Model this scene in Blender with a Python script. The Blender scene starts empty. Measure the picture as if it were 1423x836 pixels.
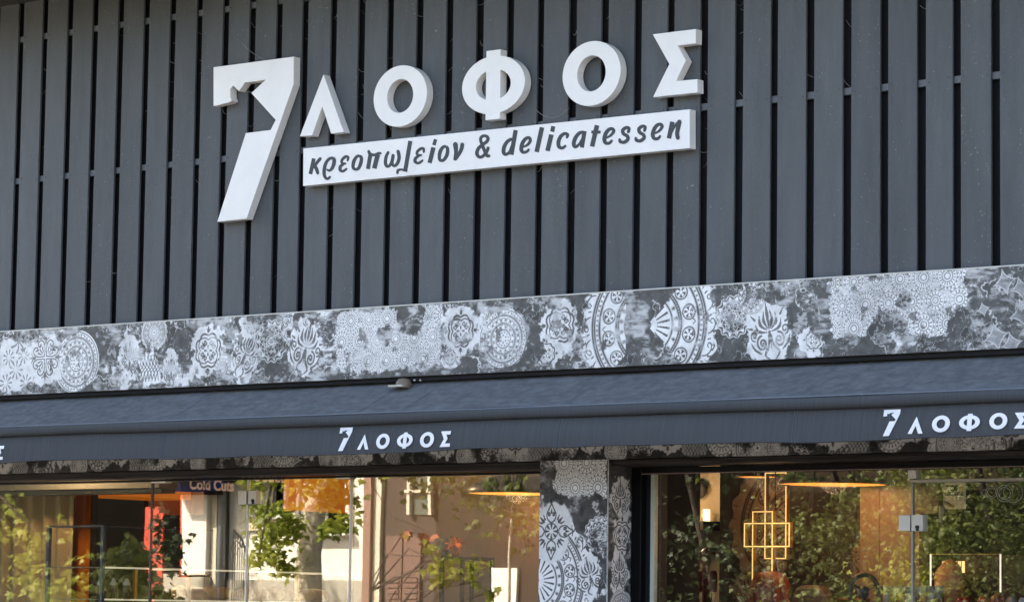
import bpy, bmesh, math, random
import numpy as np
from mathutils import Vector, Matrix, Euler
R_=math.radians
scn=bpy.context.scene
COL=scn.collection
# ---------------------------------------------------------------- camera (metres; x along the shop front, y into the shop, z up)
PW,PH=1423.,836.
EX=np.array([0.78658531,-0.05072446,-0.61539466]); EY=np.array([0.61732717,0.08688929,0.78189348]); EZ=np.array([0.01381008,-0.99492577,0.09965942])
CAMP=np.array([10.63163393,-13.5080882,1.6]); FPX=4319.03
cam=bpy.data.objects.new('camera',bpy.data.cameras.new('camera')); COL.objects.link(cam)
xr=Vector((EX[0],EY[0],EZ[0])); dn=Vector((EX[1],EY[1],EZ[1])); fw=Vector((EX[2],EY[2],EZ[2]))
M=Matrix.Identity(4)
for i,(v) in enumerate((xr,-dn,-fw)):
    for j in range(3): M[j][i]=v[j]
for j in range(3): M[j][3]=CAMP[j]
cam.matrix_world=M
cam.data.sensor_width=36; cam.data.lens=36*FPX/PW; cam.data.clip_start=.1; cam.data.clip_end=2000
scn.camera=cam
def ray(px,py):
    d=np.array([px-PW/2,py-PH/2,FPX]); return np.array([d@EX,d@EY,d@EZ])
def at(px,py,Y=0.):
    r=ray(px,py); return CAMP+r*((Y-CAMP[1])/r[1])
def atx(px,py,X):
    r=ray(px,py); return CAMP+r*((X-CAMP[0])/r[0])
# ---------------------------------------------------------------- world, sun, exposure
SUN=Vector((-.52,.74,.80)).normalized()
el=math.asin(SUN.z); az=math.atan2(SUN.x,SUN.y)
w=bpy.data.worlds.new('World'); scn.world=w; w.use_nodes=True
nt=w.node_tree; bg=nt.nodes['Background']; sky=nt.nodes.new('ShaderNodeTexSky'); sky.sky_type='NISHITA'; sky.sun_disc=False
sky.sun_elevation=el; sky.sun_rotation=az; sky.air_density=1.0; sky.dust_density=5; sky.ozone_density=0
nt.links.new(sky.outputs[0],bg.inputs[0]); bg.inputs[1].default_value=.15
sl=bpy.data.lights.new('sun','SUN'); sl.energy=4.8; sl.angle=R_(.5); sl.color=(1,.93,.82)
so=bpy.data.objects.new('sun',sl); COL.objects.link(so); so.rotation_euler=SUN.to_track_quat('Z','Y').to_euler(); so.location=(0,0,20)
vs=scn.view_settings; vs.view_transform='Standard'; vs.look='None'; vs.gamma=1; vs.use_curve_mapping=False; vs.exposure=2.58
cy=scn.cycles; cy.max_bounces=7; cy.transparent_max_bounces=12; cy.diffuse_bounces=4; cy.glossy_bounces=3; cy.use_denoising=True; cy.sample_clamp_indirect=6; cy.caustics_reflective=False; cy.caustics_refractive=False
PI=math.pi
# ---------------------------------------------------------------- helpers
def mesh(name,verts,faces,mat=None,smooth=False):
    me=bpy.data.meshes.new(name); me.from_pydata([tuple(map(float,v)) for v in verts],[],faces); me.update()
    if mat: me.materials.append(mat)
    if smooth: me.shade_smooth()
    return me
def WL(o):
    v=Vector((0,0,0))
    while o: v+=Vector(o.location); o=o.parent
    return v
def link(name,me,parent=None,**kw):
    o=bpy.data.objects.new(name,me); COL.objects.link(o)
    if parent is not None: o.parent=parent; o.location=-WL(parent)
    for k,v in kw.items(): o[k]=v
    return o
def thing(name,label,cat,loc=(0,0,0),group=None):
    o=bpy.data.objects.new(name,None); COL.objects.link(o); o.location=loc; o.empty_display_size=.1
    o['label']=label; o['category']=cat
    if group: o['group']=group
    return o
def recentre(o,origin=None):
    """put a mesh object's origin at its base (or at the given point)"""
    me=o.data; n=len(me.vertices); a=np.empty(n*3,np.float32); me.vertices.foreach_get('co',a); a=a.reshape(-1,3)
    c=np.array([(a[:,0].min()+a[:,0].max())/2,(a[:,1].min()+a[:,1].max())/2,a[:,2].min()]) if origin is None else np.array(origin)
    a-=c; me.vertices.foreach_set('co',a.ravel()); me.update(); o.location=Vector(o.location)+Vector(c.tolist())
    return o
class MB:
    def __init__(s): s.v=[];s.f=[]
    def add(s,v,f):
        n=len(s.v); s.v+=[tuple(map(float,p)) for p in v]; s.f+=[[i+n for i in q] for q in f]; return s
    def box(s,x1,x2,y1,y2,z1,z2,b=0):
        x1,x2=sorted((x1,x2));y1,y2=sorted((y1,y2));z1,z2=sorted((z1,z2))
        if b<=0:
            return s.add([(x,y,z) for z in (z1,z2) for y in (y1,y2) for x in (x1,x2)],[(0,2,3,1),(4,5,7,6),(0,1,5,4),(2,6,7,3),(0,4,6,2),(1,3,7,5)])
        bm=bmesh.new(); bmesh.ops.create_cube(bm,size=1)
        for v in bm.verts: v.co=Vector(((x1+x2)/2+v.co.x*(x2-x1),(y1+y2)/2+v.co.y*(y2-y1),(z1+z2)/2+v.co.z*(z2-z1)))
        bmesh.ops.bevel(bm,geom=bm.edges[:],offset=b,segments=1,affect='EDGES',profile=.5)
        s.add([v.co[:] for v in bm.verts],[[v.index for v in f.verts] for f in bm.faces]) if not bm.verts.index_update() else 0
        bm.free(); return s
    def tube(s,pts,r,n=8,cap=True):
        P=[Vector(tuple(map(float,p))) for p in pts]; rs=r if hasattr(r,'__len__') else [r]*len(P)
        rings=[];up=Vector((0,0,1))
        for i,p in enumerate(P):
            d=(P[min(i+1,len(P)-1)]-P[max(i-1,0)]).normalized()
            a=d.cross(up if abs(d.z)<.95 else Vector((1,0,0))).normalized(); b=a.cross(d)
            rings.append([p+(a*math.cos(t)+b*math.sin(t))*rs[i] for t in [2*PI*k/n for k in range(n)]])
        f=[]
        for i in range(len(P)-1):
            for k in range(n): f.append((i*n+k,i*n+(k+1)%n,(i+1)*n+(k+1)%n,(i+1)*n+k))
        if cap: f.append(tuple(range(n))[::-1]); f.append(tuple((len(P)-1)*n+k for k in range(n)))
        return s.add([v for r_ in rings for v in r_],f)
    def lathe(s,prof,c,n=32,axis='z'):
        v=[];f=[];m=len(prof)
        for k in range(n):
            a=2*PI*k/n
            for r,h in prof:
                if axis=='z': v.append((c[0]+r*math.cos(a),c[1]+r*math.sin(a),c[2]+h))
                elif axis=='y': v.append((c[0]+r*math.cos(a),c[1]+h,c[2]+r*math.sin(a)))
                else: v.append((c[0]+h,c[1]+r*math.cos(a),c[2]+r*math.sin(a)))
        for k in range(n):
            for i in range(m-1):
                f.append((k*m+i,((k+1)%n)*m+i,((k+1)%n)*m+i+1,k*m+i+1))
        return s.add(v,f)
    def quad(s,a,b,c,d): return s.add([a,b,c,d],[(0,1,2,3)])
    def me(s,name,mat,smooth=False): return mesh(name,s.v,s.f,mat,smooth)
    def obj(s,name,mat,parent=None,smooth=False,**kw): return link(name,s.me(name,mat,smooth),parent,**kw)
def shape_mesh(name,loops,depth,mat,bev=0.0):
    """extruded flat shape with holes; loops are closed [(x,z)], front at y=0, back at y=depth"""
    cu=bpy.data.curves.new(name,'CURVE'); cu.dimensions='2D'; cu.fill_mode='BOTH'
    cu.extrude=depth/2-bev; cu.bevel_depth=bev; cu.offset=-bev; cu.bevel_resolution=0
    for lp in loops:
        sp=cu.splines.new('POLY'); sp.points.add(len(lp)-1); sp.use_cyclic_u=True
        for p,q in zip(sp.points,lp): p.co=(q[0],q[1],0,1)
    o=bpy.data.objects.new(name,cu); COL.objects.link(o)
    dg=bpy.context.evaluated_depsgraph_get(); dg.update()
    me=bpy.data.meshes.new_from_object(o.evaluated_get(dg)); bpy.data.objects.remove(o); bpy.data.curves.remove(cu)
    n=len(me.vertices); a=np.empty(n*3,np.float32); me.vertices.foreach_get('co',a); a=a.reshape(-1,3)
    b=np.stack([a[:,0],-a[:,2]+depth/2,a[:,1]],1); me.vertices.foreach_set('co',b.ravel().astype(np.float32)); me.update(); me.name=name
    me.materials.clear(); me.materials.append(mat); me.shade_flat()
    return me
# ---------------------------------------------------------------- materials
def mat(name,col,rough=.6,metal=0,noise=0.,nscale=8.,bump=0.,bscale=40.,emit=None,estr=0,col2=None,stretch=(1,1,1),spec=.5,rand=0.,alpha=1,transl=0.,coat=0.):
    m=bpy.data.materials.new(name); m.use_nodes=True; nt=m.node_tree; N=nt.nodes; L=nt.links; b=N['Principled BSDF']
    b.inputs['Roughness'].default_value=rough; b.inputs['Metallic'].default_value=metal
    b.inputs['Specular IOR Level'].default_value=spec; b.inputs['Coat Weight'].default_value=coat
    c=tuple(col)+(1,); b.inputs['Base Color'].default_value=c
    tc=N.new('ShaderNodeTexCoord'); mp=N.new('ShaderNodeMapping'); mp.inputs['Scale'].default_value=stretch; L.new(tc.outputs['Object'],mp.inputs[0])
    src=None; MPO=mp.outputs[0]
    if rand:
        oi=N.new('ShaderNodeObjectInfo'); k1=N.new('ShaderNodeMath'); k1.operation='MULTIPLY'; k1.inputs[1].default_value=91.7; L.new(oi.outputs['Random'],k1.inputs[0])
        va=N.new('ShaderNodeVectorMath'); va.operation='ADD'; L.new(mp.outputs[0],va.inputs[0]); L.new(k1.outputs[0],va.inputs[1]); MPO=va.outputs[0]
    if noise or col2:
        n=N.new('ShaderNodeTexNoise'); n.inputs['Scale'].default_value=nscale; n.inputs['Detail'].default_value=6; n.inputs['Roughness'].default_value=.65; L.new(MPO,n.inputs[0])
        r=N.new('ShaderNodeValToRGB'); r.color_ramp.elements[0].position=.32; r.color_ramp.elements[1].position=.68
        c2=col2 or tuple(x*(1+noise) for x in col); c1=col if col2 else tuple(x*(1-noise) for x in col)
        r.color_ramp.elements[0].color=tuple(c1)+(1,); r.color_ramp.elements[1].color=tuple(c2)+(1,)
        L.new(n.outputs[0],r.inputs[0]); src=r.outputs[0]
        rr=N.new('ShaderNodeMapRange'); rr.inputs[3].default_value=max(.02,rough-.1); rr.inputs[4].default_value=min(1,rough+.12); L.new(n.outputs[0],rr.inputs[0]); L.new(rr.outputs[0],b.inputs['Roughness'])
    if rand:
        oi=N.new('ShaderNodeObjectInfo'); mr=N.new('ShaderNodeMapRange'); mr.inputs[3].default_value=1-rand; mr.inputs[4].default_value=1+rand; L.new(oi.outputs['Random'],mr.inputs[0])
        vm=N.new('ShaderNodeVectorMath'); vm.operation='SCALE'; L.new(mr.outputs[0],vm.inputs['Scale'])
        if src: L.new(src,vm.inputs[0])
        else: vm.inputs[0].default_value=col
        src=vm.outputs[0]
    if src: L.new(src,b.inputs['Base Color'])
    if bump:
        n2=N.new('ShaderNodeTexNoise'); n2.inputs['Scale'].default_value=bscale; n2.inputs['Detail'].default_value=5; L.new(MPO,n2.inputs[0])
        bp=N.new('ShaderNodeBump'); bp.inputs['Strength'].default_value=bump; bp.inputs['Distance'].default_value=.01; L.new(n2.outputs[0],bp.inputs['Height']); L.new(bp.outputs[0],b.inputs['Normal'])
    if emit: b.inputs['Emission Color'].default_value=tuple(emit)+(1,); b.inputs['Emission Strength'].default_value=estr
    if transl:
        t=N.new('ShaderNodeBsdfTranslucent'); mx=N.new('ShaderNodeMixShader'); mx.inputs[0].default_value=transl
        if src: L.new(src,t.inputs[0])
        else: t.inputs[0].default_value=c
        L.new(b.outputs[0],mx.inputs[1]); L.new(t.outputs[0],mx.inputs[2]); L.new(mx.outputs[0],N['Material Output'].inputs[0])
    return m
def glass_mat(name,r0=.10,tint=(.93,.95,.93)):
    m=bpy.data.materials.new(name); m.use_nodes=True; nt=m.node_tree; N=nt.nodes; L=nt.links; N.remove(N['Principled BSDF'])
    lw=N.new('ShaderNodeLayerWeight'); lw.inputs[0].default_value=.5
    g=N.new('ShaderNodeNewGeometry'); dt=N.new('ShaderNodeVectorMath'); dt.operation='DOT_PRODUCT'; L.new(g.outputs['Normal'],dt.inputs[0]); L.new(g.outputs['Incoming'],dt.inputs[1])
    def mt(op,a,b=None):
        n=N.new('ShaderNodeMath'); n.operation=op
        for i,x in enumerate((a,b)):
            if x is None: continue
            if isinstance(x,(int,float)): n.inputs[i].default_value=x
            else: L.new(x,n.inputs[i])
        return n.outputs[0]
    c=mt('ABSOLUTE',dt.outputs['Value']); k=mt('POWER',mt('SUBTRACT',1,c),5); fr=mt('ADD',mt('MULTIPLY',k,1-r0),r0)
    tr=N.new('ShaderNodeBsdfTransparent'); tr.inputs[0].default_value=tint+(1,); gl=N.new('ShaderNodeBsdfGlossy'); gl.inputs['Roughness'].default_value=.0; gl.inputs['Color'].default_value=(1,.98,.94,1)
    mx=N.new('ShaderNodeMixShader'); L.new(fr,mx.inputs[0]); L.new(tr.outputs[0],mx.inputs[1]); L.new(gl.outputs[0],mx.inputs[2]); L.new(mx.outputs[0],N['Material Output'].inputs[0])
    # slightly wavy float glass
    n=N.new('ShaderNodeTexNoise'); n.inputs['Scale'].default_value=1.6; n.inputs['Detail'].default_value=1; tc=N.new('ShaderNodeTexCoord'); L.new(tc.outputs['Object'],n.inputs[0])
    bp=N.new('ShaderNodeBump'); bp.inputs['Strength'].default_value=.025; bp.inputs['Distance'].default_value=.01; L.new(n.outputs[0],bp.inputs['Height']); L.new(bp.outputs[0],gl.inputs['Normal'])
    return m
def stencil_mat(name,cv,dark=(.075,.072,.066),white=(.78,.79,.80)):
    """paint mask computed above (no file) mixed between ground coat and white paint"""
    img=bpy.data.images.new(name,cv.W,cv.H,alpha=False,float_buffer=False); img.colorspace_settings.name='Non-Color'
    a=np.ones((cv.H,cv.W,4),np.float32); a[...,:3]=np.clip(cv.m,0,1)[...,None]; img.pixels.foreach_set(a.ravel()); img.update(); img.pack()
    m=bpy.data.materials.new(name); m.use_nodes=True; nt=m.node_tree; N=nt.nodes; L=nt.links; b=N['Principled BSDF']
    uv=N.new('ShaderNodeUVMap'); t=N.new('ShaderNodeTexImage'); t.image=img; t.extension='EXTEND'; L.new(uv.outputs[0],t.inputs[0])
    n=N.new('ShaderNodeTexNoise'); n.inputs['Scale'].default_value=60; n.inputs['Detail'].default_value=6; tc=N.new('ShaderNodeTexCoord'); L.new(tc.outputs['Object'],n.inputs[0])
    r=N.new('ShaderNodeValToRGB'); r.color_ramp.elements[0].color=tuple(x*.75 for x in dark)+(1,); r.color_ramp.elements[1].color=tuple(x*1.3 for x in dark)+(1,); L.new(n.outputs[0],r.inputs[0])
    mx=N.new('ShaderNodeMix'); mx.data_type='RGBA'; L.new(t.outputs[0],mx.inputs[0]); L.new(r.outputs[0],mx.inputs[6]); mx.inputs[7].default_value=white+(1,); L.new(mx.outputs[2],b.inputs['Base Color'])
    b.inputs['Roughness'].default_value=.5; b.inputs['Specular IOR Level'].default_value=.22
    bp=N.new('ShaderNodeBump'); bp.inputs['Strength'].default_value=.25; bp.inputs['Distance'].default_value=.002; L.new(t.outputs[0],bp.inputs['Height']); L.new(bp.outputs[0],b.inputs['Normal'])
    return m
def uvquad_box(name,x1,x2,y1,y2,z1,z2,m,cv,parent,faces_from='front'):
    """box whose uv runs with canvas metres: u from x (front) or y (side)"""
    mb=MB().box(x1,x2,y1,y2,z1,z2); me=mb.me(name,m); uv=me.uv_layers.new(name='UVMap')
    for lp in me.loops:
        c=me.vertices[lp.vertex_index].co
        s=c.x if faces_from=='front' else c.y
        uv.data[lp.index].uv=((s-cv.x0)*cv.res/cv.W,(c.z-cv.z0)*cv.res/cv.H)
    return link(name,me,parent)
# ---------------------------------------------------------------- stencil print (numpy canvas)
PI=math.pi
def fbm(h,w,cell,seed,oct=4,ax=1.0,ay=1.0):
    r=np.random.RandomState(seed); out=np.zeros((h,w),np.float32); amp=1.0; tot=0
    for o in range(oct):
        cx=max(2.0,cell*ax/(2**o)); cy=max(2.0,cell*ay/(2**o))
        gw=int(w/cx)+3; gh=int(h/cy)+3
        g=r.rand(gh,gw).astype(np.float32)
        X=np.arange(w)/cx; Y=np.arange(h)/cy
        xi=X.astype(int); yi=Y.astype(int); fx=X-xi; fy=Y-yi
        fx=fx*fx*(3-2*fx); fy=fy*fy*(3-2*fy)
        a=g[yi][:,xi]; b=g[yi][:,xi+1]; c=g[yi+1][:,xi]; d=g[yi+1][:,xi+1]
        v=(a*(1-fx)+b*fx)*(1-fy)[:,None]+(c*(1-fx)+d*fx)*fy[:,None]
        out+=amp*v; tot+=amp; amp*=0.55
    return out/tot
def sst(a,b,x):
    t=np.clip((x-a)/(b-a),0,1); return t*t*(3-2*t)
class Canvas:
    def __init__(s,x0,z0,w,h,res,seed=1,base=0.12,smear=1.0):
        s.x0,s.z0,s.res=x0,z0,res
        s.W=int(w*res); s.H=int(h*res)
        H,W=s.H,s.W
        s.n1=fbm(H,W,res*.12,seed,5); s.n2=fbm(H,W,res*.03,seed+7,4)
        # marble like plaster wipes, with bright torn rims
        a=fbm(H,W,res*.16,seed+3,5); b=fbm(H,W,res*.10,seed+4,5,1.3,.8)
        cloud=sst(.50,.70,a)*sst(.30,.62,b)
        rim=np.exp(-((a-.485)/.012)**2)*sst(.42,.58,b)+.8*np.exp(-((b-.56)/.008)**2)*sst(.45,.6,a)
        br=fbm(H,W,res*.016,seed+9,4,1.8,1)
        s.m=np.clip(base*s.n2*1.0+smear*(.60*cloud*sst(.35,.65,br)*(.4+1.0*s.n2)+.62*rim*(.4+s.n2)),0,1)
        s.yy,s.xx=np.mgrid[0:H,0:W].astype(np.float32)
    def px(s,x,z): return (x-s.x0)*s.res,(z-s.z0)*s.res
    def local(s,x,z,r,pad=1.5):
        cx,cy=s.px(x,z); R=r*s.res
        x1=max(0,int(cx-R*pad));x2=min(s.W,int(cx+R*pad)+1);y1=max(0,int(cy-R*pad));y2=min(s.H,int(cy+R*pad)+1)
        if x2<=x1 or y2<=y1: return None
        sl=(slice(y1,y2),slice(x1,x2))
        return sl,(s.xx[sl]-cx)/R,(s.yy[sl]-cy)/R
    def blob(s,x,z,r,rx=1,ry=1,torn=.5,val=.86,soft=.12):
        L=s.local(x,z,r*max(rx,ry)*1.0,1.6)
        if L is None: return
        sl,u,v=L; k=max(rx,ry)
        d=np.sqrt((u*k/rx)**2+(v*k/ry)**2)
        m=sst(0,soft,1-d+(s.n1[sl]-.5)*torn*1.6+(s.n2[sl]-.5)*torn*.9)
        s.m[sl]=s.m[sl]*(1-m)+m*val*(.86+.3*s.n2[sl])
    def ink(s,x,z,r,strokes,val=.1,rot=0,sx=1,sy=1,mask=None):
        """strokes: list of (points in unit space, width in unit space)"""
        c,sn=math.cos(rot),math.sin(rot)
        for pts,w in strokes:
            P=np.array(pts,float); P=smooth(P)
            P=P*[sx,sy]; P=np.stack([P[:,0]*c-P[:,1]*sn,P[:,0]*sn+P[:,1]*c],1)
            X=(x+P[:,0]*r-s.x0)*s.res; Y=(z+P[:,1]*r-s.z0)*s.res
            seg=np.hypot(np.diff(X),np.diff(Y)); T=np.concatenate([[0],np.cumsum(seg)])
            n=max(2,int(T[-1]*1.5)); t=np.linspace(0,T[-1],n)
            X=np.interp(t,T,X);Y=np.interp(t,T,Y)
            wd=np.interp(t/max(T[-1],1e-6),np.linspace(0,1,len(np.atleast_1d(w))),np.atleast_1d(w)) if np.ndim(w) else np.full(n,w)
            R=np.maximum(.55,wd*r*s.res/2)
            for k in range(n):
                rr=R[k]; q=int(rr)+1
                xi,yi=int(round(X[k])),int(round(Y[k]))
                if xi<q or yi<q or xi>=s.W-q or yi>=s.H-q: continue
                g=np.mgrid[-q:q+1,-q:q+1]; mk=(g[0]**2+g[1]**2)<=rr*rr
                sub=s.m[yi-q:yi+q+1,xi-q:xi+q+1]; sub[mk]=val
    def pattern(s,x,z,r,fn,keep=None,torn=.25):
        L=s.local(x,z,r,1.25)
        if L is None: return
        sl,u,v=L; rr=np.hypot(u,v); th=np.arctan2(v,u)
        m,val=fn(rr,th,u,v)
        if keep is not None: m=m*keep(u,v)
        m=m*sst(0,.08,1.05-rr+(s.n1[sl]-.5)*torn)*sst(.18,.30,s.n1[sl])
        s.m[sl]=s.m[sl]*(1-m)+m*np.clip(val,0,1)*(.90+.25*s.n2[sl])
def smooth(P,k=6):
    n=len(P)
    if n<3: return P
    out=[]
    for i in range(n-1):
        p0=P[max(i-1,0)];p1=P[i];p2=P[i+1];p3=P[min(i+2,n-1)]
        for t in np.linspace(0,1,k,endpoint=False):
            out.append(.5*((2*p1)+(-p0+p2)*t+(2*p0-5*p1+4*p2-p3)*t*t+(-p0+3*p1-3*p2+p3)*t**3))
    out.append(P[-1]); return np.array(out)
def rotl(st,n,off=0,mirror=False):
    o=[]
    for k in range(n):
        a=2*PI*k/n+off; c,s=math.cos(a),math.sin(a)
        for p,w in st:
            for m in ((1,-1) if mirror else (1,)):
                o.append(([(x*c-y*m*s,x*s+y*m*c) for x,y in p],w))
    return o
def spiral(cx,cy,r,a0,turns,k=14,shrink=.25):
    return [(cx+r*(1-(1-shrink)*t/k)*math.cos(a0+turns*2*PI*t/k),cy+r*(1-(1-shrink)*t/k)*math.sin(a0+turns*2*PI*t/k)) for t in range(k+1)]
def line(r,at,w): return np.exp(-((r-at)/w)**2)
def f_mandala(n=24):
    def f(r,th,u,v):
        dark=0*r
        for a,w in ((.97,.012),(.80,.012),(.76,.012),(.52,.012),(.48,.010),(.30,.012)): dark=np.maximum(dark,line(r,a,w*1.3))
        def dots(ra,nn,sz):
            a=(th*nn/(2*PI))%1-.5; return np.exp(-(((a*2*PI*ra/nn)/sz)**2+((r-ra)/sz)**2)*1.4)
        for ra,nn,sz in ((.88,n*2,.03),(.93,n*3,.014),(.83,n*3,.014),(.64,n,.05),(.70,n*2,.02),(.57,n*2,.02),(.40,12,.045),(.44,24,.018),(.22,12,.03),(.12,6,.035),(.34,24,.014)):
            dark=np.maximum(dark,dots(ra,nn,sz))
        dark=np.maximum(dark,line(r,.64+.05*np.cos(n*th),.012)*.9)
        dark=np.maximum(dark,line(r,.88+.04*np.cos(n*th/2),.010)*.8)
        return np.where(r<1.03,1.,0.),.93-.85*np.clip(dark*1.15,0,1)
    return f
def f_sun(n=16):
    def f(r,th,u,v):
        w=0*r
        for a,ww,amp,k in ((.93,.028,.05,n),(.72,.024,.0,n),(.60,.024,.07,n),(.44,.026,.05,n),(.30,.026,.03,n//2),(.16,.03,.0,n)):
            w=np.maximum(w,line(r,a+amp*np.cos(k*th),ww))
        tri=np.abs(((th*n/(2*PI))%1)-.5)*2
        w=np.maximum(w,((r>.74)&(r<.9)&(tri>.35+.9*(r-.74)/.16*.55)).astype(float)*.9)
        w=np.maximum(w,((r>.46)&(r<.58)&(tri<.35)).astype(float)*.8)
        w=np.maximum(w,((r<.28)&(tri>.55)).astype(float)*.8)
        return np.where(r<1.0,1.,0.)*np.clip(w+.42,0,1),.08+.9*np.clip(w,0,1)
    return f
def f_doily(n=18):
    def f(r,th,u,v):
        sp=np.abs(((th*n/(2*PI))%1)-.5)*2
        d=((r>.52)&(r<.74)&(sp<.42)).astype(float)*.8
        d=np.maximum(d,line(r,.46,.04)); d=np.maximum(d,line(r,.26,.05)*.9); d=np.maximum(d,line(r,.84,.03)*.9)
        d=np.maximum(d,((r>.88)&(r<.99)&(sp<.5)).astype(float)*.85)
        return np.where(r<1.0,1.,0.),.93-.8*np.clip(d,0,1)
    return f
def f_ring(n=40):
    """wide ring of a very large mandala: bands, rosettes, scrolls outside"""
    def f(r,th,u,v):
        d=0*r
        for a,w in ((.80,.010),(.77,.008),(.70,.010),(.46,.008),(.43,.008),(.335,.008)): d=np.maximum(d,line(r,a,w*1.5))
        def cell(ra,nn):
            a=((th*nn/(2*PI))%1-.5)*2*PI*ra/nn; return a,r-ra
        a,b=cell(.735,n*2); d=np.maximum(d,np.exp(-((a/.010)**2+(b/.016)**2)))
        a,b=cell(.575,14); q=np.hypot(a,b); t2=np.arctan2(b,a)
        d=np.maximum(d,line(q,.085,.009)); d=np.maximum(d,((q<.065)&(q>.018)&(np.cos(5*t2)>.1)).astype(float))
        a,b=cell(.575,28); d=np.maximum(d,np.exp(-((a/.008)**2+(b/.05)**2))*(np.cos(14*th)<0))
        a,b=cell(.445,n*2); d=np.maximum(d,np.exp(-((a/.012)**2+(b/.009)**2)))
        a,b=cell(.39,20); d=np.maximum(d,np.exp(-((a/.020)**2+(b/.030)**2)))
        a,b=cell(.90,32); d=np.maximum(d,np.exp(-((a/.012)**2+((b-.03)/.04)**2))*(np.cos(16*th)<0))
        d=np.maximum(d,((r<.30)&(np.abs(((th*20/(2*PI))%1)-.5)<.16)&(r>.12)).astype(float))
        return np.where((r<.965+.03*np.cos(20*th))&(r>.04),1.,0.),.98-.90*np.clip(d*1.2,0,1)
    return f
S_clover=rotl([([(.06,.06),(.05,.4),(.10,.62),(.26,.74),(.42,.66),(.44,.52),(.34,.46),(.28,.54)],.055),
              ([(.06,.06),(.4,.05),(.62,.10),(.74,.26),(.66,.42),(.52,.44),(.46,.34),(.54,.28)],.055),
              ([(.16,.16),(.34,.34)],(.03,.07)),([(.14,.24),(.20,.44)],(.03,.06)),([(.24,.14),(.44,.20)],(.03,.06)),
              ([(.34,.42),(.30,.58)],.05),([(.42,.34),(.58,.30)],.05)],4)+rotl([([(.98,0),(.80,0)],(.02,.10)),([(.62,.0),(.76,.06),(.84,.20)],(.08,.03)),([(.62,0),(.76,-.06),(.84,-.20)],(.08,.03))],4)
S_quatre=rotl([([(.60,0),(.66,.20),(.60,.36),(.44,.44)],.075),([(.60,0),(.66,-.20),(.60,-.36),(.44,-.44)],.075),
              ([(.44,.44),(.50,.30),(.50,.14),(.42,.0)],.05),([(.44,-.44),(.50,-.30),(.50,-.14),(.42,.0)],.05),
              (spiral(.30,.13,.10,0,1.1),.045),(spiral(.30,-.13,.10,0,-1.1),.045),
              ([(.18,0),(.05,0)],(.09,.02)),([(.20,.20),(.34,.34)],(.10,.02)),
              ([(.76,0),(.98,0)],(.14,.02)),([(.80,.02),(.86,.12)],(.06,.02)),([(.80,-.02),(.86,-.12)],(.06,.02))],4)
S_scroll=[([(0,.1),(0,.55)],(.04,.12)),([(0,.55),(0,.9)],(.12,.02))]
for m in (1,-1):
    S_scroll+=[([(m*.05,.10),(m*.18,.38),(m*.12,.66)],(.03,.10,.02)),([(m*.10,.08),(m*.34,.26),(m*.34,.56)],(.03,.11,.02)),
      ([(m*.10,.0),(m*.44,.08),(m*.56,.32)],(.03,.10,.02)),(spiral(m*.36,-.30,.24,PI/2,m*-1.3),.06),(spiral(m*.66,-.02,.16,-PI/2,m*1.2),.05),
      ([(m*.06,-.1),(m*.10,-.40),(m*.30,-.66),(m*.10,-.86)],(.04,.09,.03)),([(m*.46,-.60),(m*.70,-.44),(m*.84,-.20)],(.05,.08,.02)),
      ([(m*.30,-.30),(m*.40,-.36)],(.08,.06)),([(m*.55,.45),(m*.72,.62)],(.08,.02)),([(m*.72,.20),(m*.92,.26)],(.08,.02))]
S_scroll+=[([(0,0),(0,-.5)],(.10,.03))]
S_knot=[]
for k in range(-3,4):
    S_knot+=[([(k*.28-.3,-.8),(k*.28-.05,-.2),(k*.28+.3,.2),(k*.28+.1,.8)],.06),([(k*.28+.3,-.8),(k*.28+.1,-.1),(k*.28-.2,.3),(k*.28-.1,.8)],.06)]
S_outer=rotl([([(.83,-.13),(.89,-.10),(.925,-.03),(.905,.03),(.87,.035),(.862,.0),(.885,-.015)],(.010,.016,.016,.016,.014,.012,.010)),([(.94,-.03),(.955,.02),(.93,.055)],(.020,.016,.006)),([(.905,-.115),(.95,-.10)],(.022,.008)),([(.845,.07),(.875,.085)],(.016,.016))],20)
S_outer+=rotl([([(.50,0),(.53,.0),(.53,.03)],.012),([(.62,.05),(.65,.02),(.62,-.01)],.012)],28)
def star4(s,x,z,r,rot=0,val=.7):
    L=s.local(x,z,r,1.1)
    if L is None: return
    sl,u,v=L; c,sn=math.cos(rot),math.sin(rot); a=np.abs(u*c+v*sn); b=np.abs(-u*sn+v*c)
    q=a**.62+b**.62; e=sst(0,.05,1-q)
    col=.30+.65*np.exp(-((1-q)/.10)**2)+.35*(s.n2[sl]-.4)
    s.m[sl]=s.m[sl]*(1-e)+e*np.clip(col,0,1)
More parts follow.
